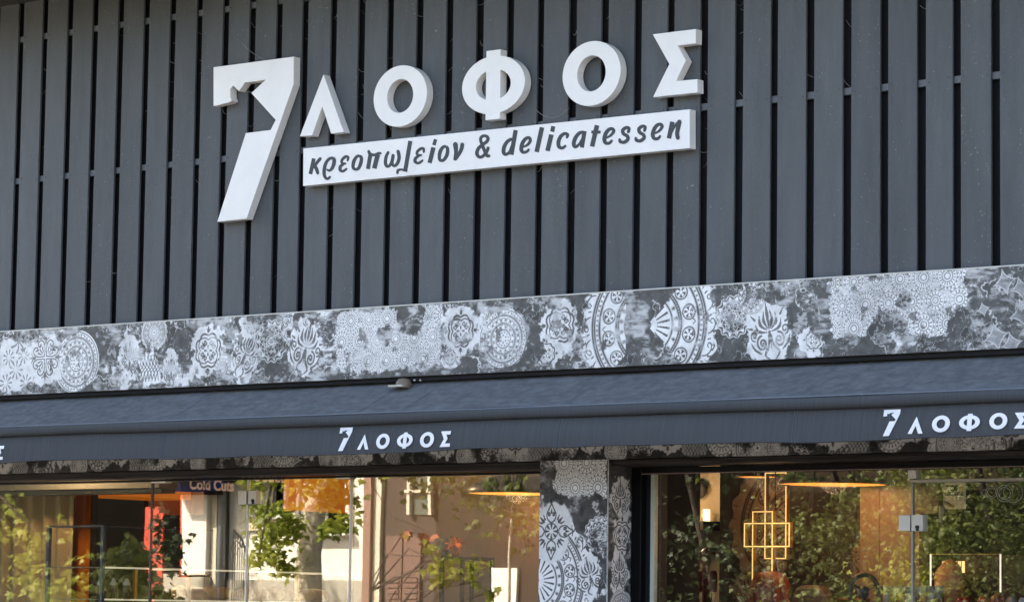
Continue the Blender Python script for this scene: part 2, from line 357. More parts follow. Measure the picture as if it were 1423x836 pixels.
def doily(s,x1,z1,x2,z2,R=.045,seed=3,torn=.6,val=.98,holes=()):
    r=np.random.RandomState(seed)
    cx,cz=(x1+x2)/2,(z1+z2)/2
    hx,hz=abs(x2-x1)/2,abs(z2-z1)/2
    X=s.x0+s.xx/s.res; Z=s.z0+s.yy/s.res
    d=np.maximum(np.abs(X-cx)-hx,np.abs(Z-cz)-hz)
    m=sst(0,.012,-d+(s.n1-.5)*.16*torn+(s.n2-.5)*.05)
    for hx_,hz_,hr in holes: m*=sst(0,.01,np.hypot(X-hx_,Z-hz_)-hr+(s.n1-.5)*.1+(s.n2-.5)*.04)
    save=s.m.copy()
    s.m[:]=val*(.75+.4*s.n2)
    # small dark dots everywhere then circles
    g=(np.sin(X*2*PI/.0125)*np.sin(Z*2*PI/.0125))>.25
    s.m[g]=.15
    dx=R*2.06; dz=R*1.8; j=0; z=min(z1,z2)-R
    while z<max(z1,z2)+R:
        x=min(x1,x2)-R+(dx/2 if j%2 else 0)
        while x<max(x1,x2)+R:
            rr=R*r.choice([.99,.97,.9]); s.pattern(x,z,rr,f_doily(r.choice([14,18,22])),torn=0)
            s.pattern(x+dx/2,z+R*.62*(1 if j%2 else -1)*0+R*.58,R*.32,f_doily(8),torn=0) if r.rand()<.7 else None
            x+=dx
        z+=dz; j+=1
    s.m[:]=save*(1-m)+s.m*m
# ---------------------------------------------------------------- the stencilled paint, laid out in metres on each surface
FY=-.12                                    # fascia front plane
def fx(px,py,Y=FY):
    p=at(px,py,Y); return p[0],p[2]
def rad(px,py,r,Y=FY): return (at(px,py-r,Y)[2]-at(px,py+r,Y)[2])/2
cvF=Canvas(-6.6,2.90,12.0,.46,460,seed=11,base=.12,smear=1.35)
def circ_(x,y,r): return [(x+r*math.cos(t*2*PI/16),y+r*math.sin(t*2*PI/16)) for t in range(17)]
def put(px,py,r,kind,Y=FY,cv=None,rx=1.,ry=1.,torn=.5,rot=0,val=.97):
    cv=cv or cvF
    x,z=fx(px,py,Y); R=rad(px,py,r,Y); draw(cv,x,z,R,kind,rx,ry,torn,rot,val)
def draw(cv,x,z,R,kind,rx=1.,ry=1.,torn=.5,rot=0,val=.97):
    if kind=='clover': cv.blob(x,z,R*1.15,rx,ry,torn); cv.ink(x,z,R,S_clover,.12,rot)
    elif kind=='quatre': cv.blob(x,z,R*1.02,rx,ry,torn); cv.ink(x,z,R,S_quatre,.10,rot)
    elif kind=='scroll': cv.blob(x,z,R*.98,rx,ry,torn); cv.ink(x,z,R,S_scroll,.14,rot,rx,ry)
    elif kind=='mandala': cv.pattern(x,z,R,f_mandala(20),torn=torn)
    elif kind=='sun': cv.pattern(x,z,R,f_sun(14),torn=torn*.3)
    elif kind=='knot': cv.blob(x,z,R,rx,ry,torn,val); cv.ink(x,z,R,S_knot,.1,rot)
    elif kind=='doily': cv.pattern(x,z,R,f_doily(20),torn=torn*.2)
    elif kind=='ring': cv.pattern(x,z,R,f_ring(36),torn=torn*.4)
    if kind=='ring': cv.ink(x,z,R,S_outer,.12)
def ghost(cv,x,z,R,kind):
    sv=cv.m.copy(); draw(cv,x,z,R,kind,torn=1.1); k=sst(.47,.56,cv.n1); cv.m[:]=sv*(1-k)+cv.m*k
def grunge(cv):
    # chipped paint: crisp little losses, thin torn rims and dry brushed wipes
    h,w=cv.m.shape; e=fbm(h,w,cv.res*.05,91,5); g=fbm(h,w,cv.res*.22,92,4); b=fbm(h,w,cv.res*.016,93,4,1.6,1)
    loss=sst(.62,.68,e)*sst(.42,.62,g); cv.m*=1-.7*loss; cv.m*=np.clip(.50+.55*fbm(h,w,cv.res*.30,95,3)+.42*fbm(h,w,cv.res*.035,96,4)-.04,0,1.1)
    rim=np.exp(-((e-.60)/.010)**2)*sst(.36,.55,g)*.7; cv.m[:]=np.maximum(cv.m,rim*(.6+.6*cv.n2))
    yy=np.arange(h)[:,None]; k=.9; sh=((yy*k).astype(int)+np.arange(w)[None,:])%w
    sk=fbm(h,w,cv.res*.030,97,5,3.2,1.)[yy,sh]; cl=sst(.47,.66,fbm(h,w,cv.res*.13,98,4)); cv.m[:]=np.maximum(cv.m,.62*cl*sst(.35,.70,sk))
    wipe=.55*sst(.55,.66,fbm(h,w,cv.res*.10,94,5,1.,1.))*sst(.36,.60,b)*.9; cv.m[:]=np.maximum(cv.m,wipe*(.5+.7*cv.n2))
# faded full-lace ground at the far left
x,z=fx(23,508); cvF.blob(x,z,.20,1.1,.9,.5,.8)
for a,b,r in ((12,497,11),(33,494,11),(8,532,12),(36,532,12),(22,514,13)): 
    x,z=fx(a,b); cvF.ink(x,z,rad(a,b,r),rotl([([(.3,0),(.95,0)],(.05,.22))],9),.22)
x,z=fx(26,475); cvF.ink(x,z,.07,rotl([([(.1,0),(.6,.1),(1,0)],(.1,.2))],7),.25)
put(106,503,43,'mandala',torn=.5); put(63,497,33,'clover',torn=.5)
put(180,500,27,'scroll',rx=.7,ry=1.1,torn=.9); put(214,462,26,'ring',torn=.9); put(207,512,22,'knot',torn=1.2,rx=.9); put(238,515,24,'scroll',rx=.7,ry=1.1,torn=.9)
put(289,487,35,'quatre',torn=.7); put(341,492,36,'scroll',rx=.72,ry=1.1,torn=.8,rot=-.45); put(377,474,31,'sun',torn=.4); put(425,483,42,'scroll',rx=.8,ry=1.05,torn=.6,rot=-.25)
a=fx(462,470);b=fx(612,500); doily(cvF,a[0],2.96,b[0],3.31,R=.066,seed=4,holes=((fx(535,462)[0],fx(535,462)[1],.05),(fx(572,440)[0],fx(572,440)[1],.10)))
put(640,460,33,'quatre',torn=.5); put(778,452,36,'quatre',torn=.6); put(699,471,42,'mandala',torn=.35)
# large mandala cut in two fans
x,z=fx(901,452)
def fan(u,v): return (np.abs(v)<np.abs(u)*.95+.02).astype(float)*(~((u>-.32)&(u<.02)&(np.abs(v)>.0))).astype(float)
cvF.pattern(x,z,.465,f_ring(40),keep=fan,torn=.6)
sv=cvF.m.copy(); cvF.ink(x,z,.465,S_outer,.12); u_=np.abs(cvF.x0+cvF.xx/cvF.res-x); cvF.m[:]=np.where((u_>.28)&(cvF.m<sv),cvF.m,sv)
put(1019,440,31,'sun',torn=.4); put(1069,461,44,'scroll',rx=.88,ry=1.05,torn=.6,rot=.18)
a=fx(1154,430);b=fx(1345,440); doily(cvF,a[0],3.0,b[0],3.33,R=.066,seed=9,holes=((fx(1232,452)[0],3.02,.11),(fx(1255,415)[0],fx(1255,415)[1],.035),(b[0],3.0,.13)))
for a,b,r in ((1421,436,20),(1396,392,17),(1418,400,15),(1440,396,18),(1384,468,19),(1406,478,16),(1440,476,18),(1366,430,10)):
    x,z=fx(a,b); star4(cvF,x,z,rad(a,b,r)*1.25,rot=.25)
rq=np.random.RandomState(77)
for px in list(range(120,1400,46)):          # half lost motifs overlapping the clear ones
    if 810<px<990 or px>1150 or 465<px<610: continue
    py=462+(px-700)*-.055+rq.choice([-34,34,-22,26])+rq.uniform(-6,6)
    x,z=fx(px+rq.uniform(-10,10),py); ghost(cvF,x,z,rq.uniform(.05,.09),rq.choice(['quatre','mandala','scroll','sun','clover']))
grunge(cvF)
rr=np.random.RandomState(5)
for x in list(np.arange(-6.4,-4.4,.33))+list(np.arange(3.6,5.3,.35)):
    draw(cvF,x,3.13+rr.uniform(-.03,.03),rr.uniform(.13,.18),rr.choice(['mandala','quatre','sun','scroll','clover']),torn=.5)
# column (front face at y=0) with its right return, and the head band below the awning
cvP=Canvas(-.1,-.05,.9,2.55,460,seed=31)
pc=at(750,700,0)[0]; pd=at(845,700,0)[0]
def fxp(px,py): p=at(px,py,0); return p[0]-pc,p[2]
a=fxp(768,612);b=fxp(843,708); doily(cvP,a[0],a[1]+.1,b[0],b[1]+.06,R=.075,seed=2,torn=.5)
x,z=fxp(746,806); cvP.pattern(x,z,.40,f_ring(52),torn=.35); cvP.ink(x,z,.40,S_outer,.12)
x,z=fxp(832,742); ghost(cvP,x,z,.10,'sun'); x,z=fxp(758,700); ghost(cvP,x,z,.07,'scroll')
x,z=fxp(820,800); cvP.blob(x,z,.10,.7,1.3,.8); cvP.ink(x,z,.12,S_scroll,.12,.3)
x,z=fxp(766,738); cvP.blob(x,z,.15,.95,1.2,.25); cvP.ink(x,z,.155,rotl([([(.30,0),(.42,.16),(.62,.20),(.80,.10),(1.0,0)],.05),([(.30,0),(.42,-.16),(.62,-.20),(.80,-.10),(1.0,0)],.05),(spiral(.60,.09,.07,0,1.1),.04),(spiral(.60,-.09,.07,0,-1.1),.04),([(.80,0),(.66,0)],(.02,.09))],4)+rotl([([(.10,0),(.22,0)],(.03,.09))],8)+rotl([([(.34,.34),(.50,.50)],(.12,.02)),([(.28,.42),(.36,.60)],(.07,.02)),([(.42,.28),(.60,.36)],(.07,.02))],4)+[(circ_(.0,.0,.28),.035)],.09)
for k in range(9):
    z=1.45-k*.22; draw(cvP,.1+.28*(k%2),z,.17,['clover','mandala','quatre','scroll','sun'][k%5],torn=.5)
    draw(cvP,.4-.28*(k%2),z-.08,.13,['sun','quatre','mandala','doily','scroll'][k%5],torn=.6)
for k in range(11): draw(cvP,.64+.02*(k%2),2.22-.20*k,.115,['scroll','quatre','scroll','mandala'][k%4],rx=.8,ry=1.1,torn=.7)
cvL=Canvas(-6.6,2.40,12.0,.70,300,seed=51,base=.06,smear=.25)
for px,k,r in ((5,'knot',26),(62,'knot',30),(150,'knot',14),(210,'knot',22),(290,'knot',30),(335,'scroll',16),(395,'star',20),(490,'scroll',28),(590,'mandala',24),(712,'mandala',26),(1052,'ring',42),(1178,'knot',30),(1352,'ring',66)):
    x,z=fx(px,628 if px>900 else 640,0.)
    if k=='star': star4(cvL,x,z,.16)
    else: draw(cvL,x,z+.02,r/250.,k,torn=.5,val=.62)
for k in range(40): draw(cvL,-6.5+k*.3,2.85,.12,['mandala','quatre','sun','scroll','clover'][k%5],torn=.7)
for k in range(70): draw(cvL,-6.5+k*.172,2.47+.05*((k*7)%3),.075+.02*(k%3),['mandala','scroll','doily','knot','quatre','sun'][(k*5)%6],torn=.8,val=.5)
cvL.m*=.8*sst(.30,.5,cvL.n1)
cvI=Canvas(0,0,2.2,2.4,220,seed=71,base=.16,smear=.25)
cvI.m*=.5
cvI.pattern(.50,1.13,.44,f_ring(36),keep=lambda u,v:((u<-.10)&(np.abs(v)<.8)).astype(float),torn=.5)
draw(cvI,.22,.76,.13,'scroll',torn=.6); draw(cvI,1.02,.95,.14,'scroll',torn=.9)
cvI.m=np.clip(cvI.m*.42,0,1)
# ---------------------------------------------------------------- materials in use
mPlank=mat('dark_grey_paint',(.068,.072,.074),.55,col2=(.096,.101,.103),nscale=1.5,bump=.35,bscale=50,stretch=(5,5,.8),rand=.10,spec=.35)
def specks(m,scale=75,thr=.74,col=(.30,.29,.27,1)):
    # dust specks, web scraps and paint nibs sitting on the boards
    nt=m.node_tree;N=nt.nodes;L=nt.links;b=N['Principled BSDF']; src=b.inputs['Base Color'].links[0].from_socket
    tc=N.new('ShaderNodeTexCoord'); oi=N.new('ShaderNodeObjectInfo'); va=N.new('ShaderNodeVectorMath'); va.operation='ADD'; L.new(tc.outputs['Object'],va.inputs[0]); L.new(oi.outputs['Random'],va.inputs[1])
    n=N.new('ShaderNodeTexNoise'); n.inputs['Scale'].default_value=scale; n.inputs['Detail'].default_value=2; L.new(va.outputs[0],n.inputs[0])
    n2=N.new('ShaderNodeTexNoise'); n2.inputs['Scale'].default_value=3.1; L.new(va.outputs[0],n2.inputs[0])
    ad=N.new('ShaderNodeMath'); ad.operation='MULTIPLY_ADD'; ad.inputs[1].default_value=.25; L.new(n2.outputs[0],ad.inputs[0]); L.new(n.outputs[0],ad.inputs[2])
    mr=N.new('ShaderNodeMapRange'); mr.inputs[1].default_value=thr+.10; mr.inputs[2].default_value=thr+.16; mr.inputs[4].default_value=.7; L.new(ad.outputs[0],mr.inputs[0])
    mx=N.new('ShaderNodeMix'); mx.data_type='RGBA'; L.new(mr.outputs[0],mx.inputs[0]); L.new(src,mx.inputs[6]); mx.inputs[7].default_value=col; L.new(mx.outputs[2],b.inputs['Base Color'])
specks(mPlank)
mBatten=mat('grey_batten_paint',(.13,.135,.14),.6,noise=.1)
mBlack=mat('matt_black_backing',(.006,.006,.007),.9)
mFrame=mat('black_powder_coat',(.004,.004,.0045),.4,noise=.2,nscale=20,spec=.12)
mStreak=mat('brushed_black_paint',(.004,.0035,.0035),.5,col2=(.06,.05,.045),spec=.12,nscale=5,stretch=(.5,4,26))
mWhite=mat('white_sign_lacquer',(.80,.765,.715),.38,col2=(.86,.825,.775),nscale=5,bump=.05,bscale=12)
mWhiteBd=mat('white_board_lacquer',(.80,.765,.725),.3,col2=(.87,.835,.79),nscale=4,bump=.06,bscale=6)
mInk=mat('slate_vinyl_lettering',(.034,.039,.044),.5,noise=.05)
mPrint=mat('white_fabric_print',(.80,.78,.76),.7,noise=.05,nscale=30)
mMetal=mat('brushed_steel',(.62,.60,.56),.38,metal=.85,noise=.05,bump=.05,stretch=(1,1,20))
mSteelLt=mat('satin_aluminium',(.62,.60,.54),.5,metal=.3,noise=.05)
mGlass=glass_mat('shop_glass',.10)
mEave=mat('black_fascia_board',(.012,.012,.013),.6)
# awning cloth: woven, dusty, with faint lengthwise streaks
mCloth=mat('awning_canvas',(.056,.059,.062),.85,col2=(.074,.078,.081),nscale=6,stretch=(14,1,.5),bump=.2,bscale=120,spec=.15)
mClothTop=mat('awning_canvas_paler',(.088,.092,.095),.9,col2=(.155,.160,.164),nscale=11,stretch=(1.2,1.6,1.6),bump=.3,bscale=260,spec=.12)  # top cloth toned paler and more mottled than the valance
# ---------------------------------------------------------------- setting outdoors: street, kerbs, pavements
mPav=mat('concrete_paving',(.24,.225,.20),.85,noise=.15,nscale=3,bump=.2)
mRoad=mat('asphalt',(.055,.055,.056),.9,noise=.2,nscale=30,bump=.3,bscale=90)
mb=MB(); mb.quad((-400,-400,-.13),(400,-400,-.13),(400,400,-.13),(-400,400,-.13)); mb.obj('ground',mat('ground_earth',(.16,.14,.11),.95,noise=.2),kind='structure')
mb=MB(); mb.quad((-90,-9.6,-.126),(90,-9.6,-.126),(90,-3.2,-.126),(-90,-3.2,-.126)); mb.obj('road',mRoad,kind='structure')
pv=MB().box(-90,90,-3.1,9,-.20,0).obj('pavement',mPav,kind='structure')
MB().box(-90,90,-3.25,-3.1,-.21,.003).obj('kerb',mat('kerb_stone',(.33,.32,.30),.8,noise=.1),kind='structure')
MB().box(-90,90,-9.7,-9.55,-.21,.003).obj('kerb',mat('kerb_stone_far',(.33,.32,.30),.8,noise=.1),kind='structure')
MB().box(-90,90,-40,-9.7,-.20,0).obj('pavement',mPav,kind='structure')
mb=MB()
for k in range(-14,15): mb.quad((k*6,-6.45,-.121),(k*6+3,-6.45,-.121),(k*6+3,-6.33,-.121),(k*6,-6.33,-.121))
mb.obj('road_marking',mat('road_paint',(.7,.7,.68),.7),kind='structure')
# ---------------------------------------------------------------- the shop building
bld=thing('shop_building','dark grey timber-clad shop front with a black and white stencilled band and glass doors','shop building',(0,0,0))
ZF0=at(711,516,FY)[2]; ZF1=at(711,415,FY)[2]       # fascia bottom / top
ZT=at(30,4.2,0)[2]                              # underside of the eave
print('fascia',ZF0,ZF1,'eave',ZT)
PIT=.2222
gaps=[-4.043,-3.820,-3.590,-3.364,-3.137,-2.911,-2.685,-2.457,-2.235,-2.016,-1.798,-1.589,-1.362,-1.146,-.925,-.702,-.481,-.261,-.043,.176,.400,.619,.843,1.064,1.284,1.507,1.730,1.956,2.180,2.403,2.622,2.827]
while gaps[0]>-8.6: gaps.insert(0,gaps[0]-PIT)
while gaps[-1]<6.4: gaps.append(gaps[-1]+PIT)
rnd=random.Random(4)
plank_me={}
for a,b in zip(gaps[:-1],gaps[1:]):
    wd=round(b-a-.050,3)
    if wd not in plank_me:
        plank_me[wd]=MB().box(-wd/2,wd/2,0,.016,ZF0+.1,ZT+.35,.0015).me('plank',mPlank)
    o=link('plank',plank_me[wd],bld); o.location=((a+b)/2,rnd.uniform(-.0015,.0015),0); o.rotation_euler=(0,rnd.uniform(-.0006,.0006),0)
for z in (5.217,4.300,3.25):
    MB().box(gaps[0],gaps[-1],.0215,.05,z-.018,z+.018).obj('batten',mBatten,bld)
# screws at every batten
s=MB()
for a,b in zip(gaps[:-1],gaps[1:]):
    for z in (5.217,4.300):
        for x in (a+.045,b-.045): s.lathe([(0,-.003),(.0035,-.0028),(.004,0)],(x,0,z+rnd.uniform(-.01,.012)),6,'y')
s.obj('screw',mat('dark_screw',(.03,.03,.03),.5),bld,kind='stuff')
MB().box(-8.6,6.4,.055,.16,2.5,ZT+.4).obj('backing_wall',mBlack,bld)
# eave over the boards
ev=MB().box(-9,6.6,-.95,.2,ZT,ZT+.30,.004).obj('eave',mEave,bld)
MB().box(-8.98,6.58,-.93,-.001,ZT-.004,ZT-.0005).obj('soffit',mat('dark_brown_soffit',(.020,.014,.010),.7,noise=.1),ev)
# main body: side walls, rear wall, roof (closed, so that no sun leaks in)
mBody=mat('rendered_wall',(.30,.29,.27),.9,noise=.08)
body=MB()
body.box(-9,-8.6,.17,8,0,ZT+.28); body.box(6.4,6.8,.17,8,0,ZT+.28); body.box(-8.6,6.4,7.6,8,0,ZT+.28)
body.obj('wall',mBody,bld)
MB().box(-9,6.8,.2,8,ZT+.301,9.3).obj('upper_storey',mBody,bld)  # unseen storey added to shade the street and cut ground bounce
MB().box(-9.2,7,.0,8.2,9.3,9.5).obj('roof',mBody,bld)  # roof of the added storey
# stencilled band
mF=stencil_mat('stencilled_band_paint',cvF,(.055,.053,.047),(.88,.86,.82))
uvquad_box('fascia',-6.6,5.4,FY,.0,ZF0,ZF1,mF,cvF,bld)
MB().box(-6.6,5.4,FY-.002,.0,ZF1,ZF1+.006).obj('flashing',mSteelLt,bld)
# head band and column under the awning
ZH=2.43
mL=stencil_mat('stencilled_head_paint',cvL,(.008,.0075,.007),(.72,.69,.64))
uvquad_box('lintel',-6.6,5.4,0,.30,ZH,2.98,mL,cvL,bld)
XC0=at(750,700,0)[0]; XC1=at(845,700,0)[0]
cvP.x0+=XC0
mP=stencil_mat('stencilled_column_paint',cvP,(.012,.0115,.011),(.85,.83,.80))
GY=.24
# column box with its own uv on the front and on the right return
mb=MB().box(XC0,XC1,-.001,GY+.05,0,ZH-.001); me=mb.me('column',mP); uv=me.uv_layers.new(name='UVMap')
for p in me.polygons:
    side=abs(p.normal.x)>.5
    for li in p.loop_indices:
        c=me.vertices[me.loops[li].vertex_index].co
        s_=(XC0+.53+c.y) if side else c.x
        uv.data[li].uv=((s_-cvP.x0)*cvP.res/cvP.W,(c.z-cvP.z0)*cvP.res/cvP.H)
link('column',me,bld)
print('column',XC0,XC1)
MB().tube([(XC1+.001,-.002,0),(XC1+.001,-.002,ZH)],.0035,6).obj('corner_bead',mat('scuffed_corner',(.45,.45,.44),.6,noise=.5,nscale=30),bld)
# head moulding (brushed streaks) + black head profile, left and right of the column
zg=at(450,664,GY)[2]       # top of clear glass on the left
zr=at(1000,656,GY)[2]
print('glass tops',zg,zr)
XL=-6.6; XR=5.4
MB().box(XL,XC0-.002,.02,GY-.01,ZH-.042,ZH-.002,.004).obj('head_moulding',mStreak,bld)
MB().box(XC1+.002,XR,.02,GY-.01,ZH-.034,ZH-.002,.004).obj('head_moulding',mStreak,bld)
wl=MB().box(XL,XC0-.002,GY-.03,GY+.03,zg,ZH-.044,.003).obj('window_frame',mFrame,bld)
# right-hand frame: jamb in steps
xa=at(882,700,GY)[0]; xb=at(896,700,GY)[0]; xc=at(908,700,GY+.03)[0]; xd=at(913.5,700,GY+.03)[0]
wr=thing_part=MB().box(XC1+.006,xb,GY-.035,GY+.05,0,ZH-.036,.003).box(xb+.001,XR,GY-.03,GY+.03,zr,ZH-.037,.003).obj('window_frame',mFrame,bld)
MB().box(xb+.001,xc,GY+.01,GY+.05,0,zr-.001).obj('inner_jamb',mat('inner_jamb_black',(.008,.009,.012),.4),wr)
MB().box(xc,xd,GY+.005,GY+.035,0,zr-.004).obj('edge_seal',mat('pale_glass_edge',(.50,.53,.44),.4),wr)
MB().box(xb,XR,GY-.034,GY-.030,zr-.004,zr+.001).obj('trim_bead',mat('brown_bead',(.25,.17,.15),.4),wr)
# glass panes
def xg(px,py=740): return at(px,py,GY)[0]
seams=[xg(210),xg(343.5),xg(487)]
pl=[XL]+seams+[XC0+.03]
for a,b in zip(pl[:-1],pl[1:]):
    MB().box(a+.0025,b-.0025,GY,GY+.004,.02,zg+.004).obj('glass_pane',mGlass,wl)
sr=xg(1268,760)
ztr=at(1340,667,GY)[2]
for a,b,z0,z1 in ((xd,sr,.02,zr+.004),(sr,XR,.02,ztr-.004),(sr,XR,ztr+.004,zr+.004)):
    MB().box(a+.0025,b-.0025,GY,GY+.004,z0,z1).obj('glass_pane',mGlass,wr)
mSeam=mat('silicone_seam',(.05,.048,.042),.4)
for x,q,f in ((seams[0],mSeam,wl),(seams[1],mSteelLt,wl),(seams[2],mSteelLt,wl)):
    MB().box(x-.0055,x+.0055,GY-.004,GY+.014,.02,zg).obj('pane_edge',q,f)
MB().box(sr-.006,sr+.006,GY-.005,GY+.016,.02,zr).obj('pane_edge',mat('grey_pane_edge',(.30,.28,.25),.4,metal=.4),wr)
MB().box(sr,XR,GY-.02,GY+.03,ztr-.008,ztr+.008,.002).obj('transom_rail',mat('steel_rail',(.35,.33,.30),.35,metal=.6),wr)
# patch fittings (clamps) and locks
def fit(name,x0,y0,x1,y1,par,d=.022,m=mMetal):
    a=at(x0,y1,GY-.02);b=at(x1,y0,GY-.02); return MB().box(a[0],b[0],GY-d,GY+.01+d,a[2],b[2],.002).obj(name,m,par)
fit('corner_clamp',210,655.5,230.5,671,wl); fit('corner_clamp',465.5,655,487,665,wl)
fit('corner_clamp',1261.5,652.5,1272.5,664.5,wr,m=mSteelLt)
l1=fit('lock_case',330.5,681,342.5,700.5,wl,m=mSteelLt); l2=fit('lock_case',344.5,681,356,700,wl,m=mSteelLt)
l3=fit('lock_case',1249,715,1264.5,737,wr,m=mSteelLt); l4=fit('lock_case',1266.5,714.5,1282,737.5,wr,m=mSteelLt)
for px,py,par in ((350.5,695,l2),(1274,731.5,l4)):
    p=at(px,py,GY-.03); k=MB().lathe([(0,-.012),(.008,-.012),(.0095,-.006),(.0095,0)],(p[0],GY-.022,p[2]),14,'y')
    k.lathe([(0,-.006),(.0085,-.006),(.0085,0)],(p[0],GY-.022,p[2]-.012),12,'y'); k.obj('lock_cylinder',mat('dark_lock',(.06,.055,.05),.3,metal=.8),par,True)
# ---------------------------------------------------------------- raised sign
def sc(z,ox,oy,s): return [(ox+x/s,oy+y/s) for x,y in z]
SY=-.064
def pts(px,Y=SY): return [(lambda p:(p[0],p[2]))(at(a,b,Y)) for a,b in px]
seven=pts(sc([(42,152),(760,57),(757,305)],290,70,6.43)+sc([(312,740),(70,765),(307,30)],290,180,5.971)+sc([(552,712),(597,622),(380,382),(508,264),(322,290),(268,366),(245,340),(218,318),(193,345),(193,418),(206,450),(180,466),(42,500)],290,70,6.43))
lam=pts(sc([(280,97),(482,667),(355,680),(268,413),(168,700),(46,708)],410,90,7.115))
sig=pts(sc([(118,125),(537,73),(535,213),(360,235),(440,378),(343,577),(550,558),(552,688),(120,733),(278,413)],890,30,6.967))
def circ(cx,cz,r,r2=None,n=48,a0=0,a1=2*PI): 
    r2=r2 or r
    k=n if abs(a1-a0)>=2*PI-1e-6 else n+1
    return [(cx+r*math.cos(a0+(a1-a0)*i/n),cz+r2*math.sin(a0+(a1-a0)*i/n)) for i in range(k)]
def ring_from(l,r,t,b,li,ri,ti,bi,ox,oy,s):
    g=lambda x,y:at(ox+x/s,oy+y/s,SY)
    xm,ym=(l+r)/2,(t+b)/2
    cx=(g(l,ym)[0]+g(r,ym)[0])/2; rx=(g(r,ym)[0]-g(l,ym)[0])/2; cz=(g(xm,t)[2]+g(xm,b)[2])/2; rz=(g(xm,t)[2]-g(xm,b)[2])/2
    ri_=(g(ri,ym)[0]-g(li,ym)[0])/2; rzi=(g(xm,ti)[2]-g(xm,bi)[2])/2
    print('ring',cx,cz,rx,rz,ri_,rzi); return cx,cz,rx,rz,ri_,rzi
o1=ring_from(776,1303,8,612,903,1160,142,472,410,90,7.115)
ph=ring_from(68,565,158,617,177,452,265,510,630,50,5.692)
o2=ring_from(863,1322,42,553,977,1202,155,437,630,50,5.692)
def ring_loops(q):
    return [circ(q[0],q[1],q[2],q[3]),circ(q[0],q[1],q[4],q[5])]
g=lambda x,y:at(630+x/5.692,50+y/5.692,SY)
bx0,bx1=g(257,388)[0],g(370,388)[0]; bz1=g(314,114)[2]; bz0=g(314,661)[2]
def phi_loops():
    cx,cz=ph[0],ph[1]; r,rz,ri,riz=ph[2:6]; h0,h1=bx0-cx,bx1-cx
    a1=math.acos(h1/r); a0=math.acos(h0/r)
    out=[(bx1,bz1),(bx0,bz1)]+circ(cx,cz,r,rz,n=22,a0=a0,a1=2*PI-a0)+[(bx0,bz0),(bx1,bz0)]+circ(cx,cz,r,rz,n=22,a0=-a1,a1=a1)
    b1=math.acos(h1/ri); b0=math.acos(h0/ri)
    return [out,circ(cx,cz,ri,riz,n=16,a0=b0,a1=2*PI-b0),circ(cx,cz,ri,riz,n=16,a0=-b1,a1=b1)]
LOG=[('sign_numeral',[seven],'big white raised numeral seven with a bull head notch, leftmost of the sign','sign numeral'),
('sign_letter',[lam],'white raised lambda letter shaped like an upturned V beside the numeral seven','sign letter'),
('sign_letter',ring_loops(o1),'white raised ring letter O standing left of the phi letter','sign letter'),
('sign_letter',phi_loops(),'white raised phi letter, ring with an upright bar through it','sign letter'),
('sign_letter',ring_loops(o2),'white raised ring letter O standing between the phi and the sigma','sign letter'),
('sign_letter',[sig],'white raised sigma letter at the right end of the sign','sign letter')]
for nm,lo,lb,ct in LOG:
    me=shape_mesh(nm,lo,.058,mWhite,.0012); o=link(nm,me); o.location=(0,SY,0); recentre(o); o['label']=lb;o['category']=ct
    if nm=='sign_letter': o['group']='raised white letters of the shop sign'
    # stand-off pins behind
# board with lettering
bd=thing('sign_board','long white sign board with slate Greek and English brush lettering below the raised letters','sign board')
c4=[at(421.4,206.4,SY),at(958.3,151.9,SY),at(958.3,206,SY),at(421,258.5,SY)]
bx=[c4[0][0],c4[1][0]]; 
corner=[(p[0],p[2]) for p in c4]
bd.location=((corner[3][0]+corner[2][0])/2,SY,corner[3][1])
me=shape_mesh('board',[corner],.058,mWhiteBd,.0012); o=link('board',me,bd); o.location=Vector(o.location)+Vector((0,SY,0))
# lettering strokes: (x,y) in picture units traced on the board, then laid on its plane
def ribbon(P,wd,off,ox,oy,s,closed=False):
    P=np.array(P,float); w=np.atleast_1d(np.array(wd,float))
    if closed: P=np.vstack([P,P[:1]]); Q=np.vstack([P[-2:-1],P,P[1:2]]); 
    S=smooth(P,5) if len(P)>2 else P
    n=len(S); t=np.linspace(0,1,n); W=np.interp(t,np.linspace(0,1,len(w)),w) if len(w)>1 else np.full(n,w[0])
    T=np.gradient(S,axis=0); T/=np.maximum(1e-6,np.linalg.norm(T,axis=1))[:,None]; Nn=np.stack([-T[:,1],T[:,0]],1)
    L=S+Nn*W[:,None]/2; Rr=S-Nn*W[:,None]/2
    conv=lambda q,i:(lambda p:(p[0],SY-off-.00003*i,p[2]))(at(ox+q[0]/s,oy+q[1]/s,SY))
    vf=[conv(q,i) for i,q in enumerate(L)]+[conv(q,i) for i,q in enumerate(Rr)]
    vb=[(x,SY+.0005,z) for x,y,z in vf]
    f=[(i,i+1,n+i+1,n+i) for i in range(n-1)]
    m=2*n
    f+=[(i,i+1,i+1+m,i+m) for i in range(n-1)]+[(n+i,n+i+1,n+i+1+m,n+i+m) for i in range(n-1)]+[(0,n,n+m,m),(n-1,2*n-1,2*n-1+m,n-1+m)]
    return vf+vb,f
A=(415,180,7.906);B=(560,165,6.468);C_=(770,145,6.776)
cap=6
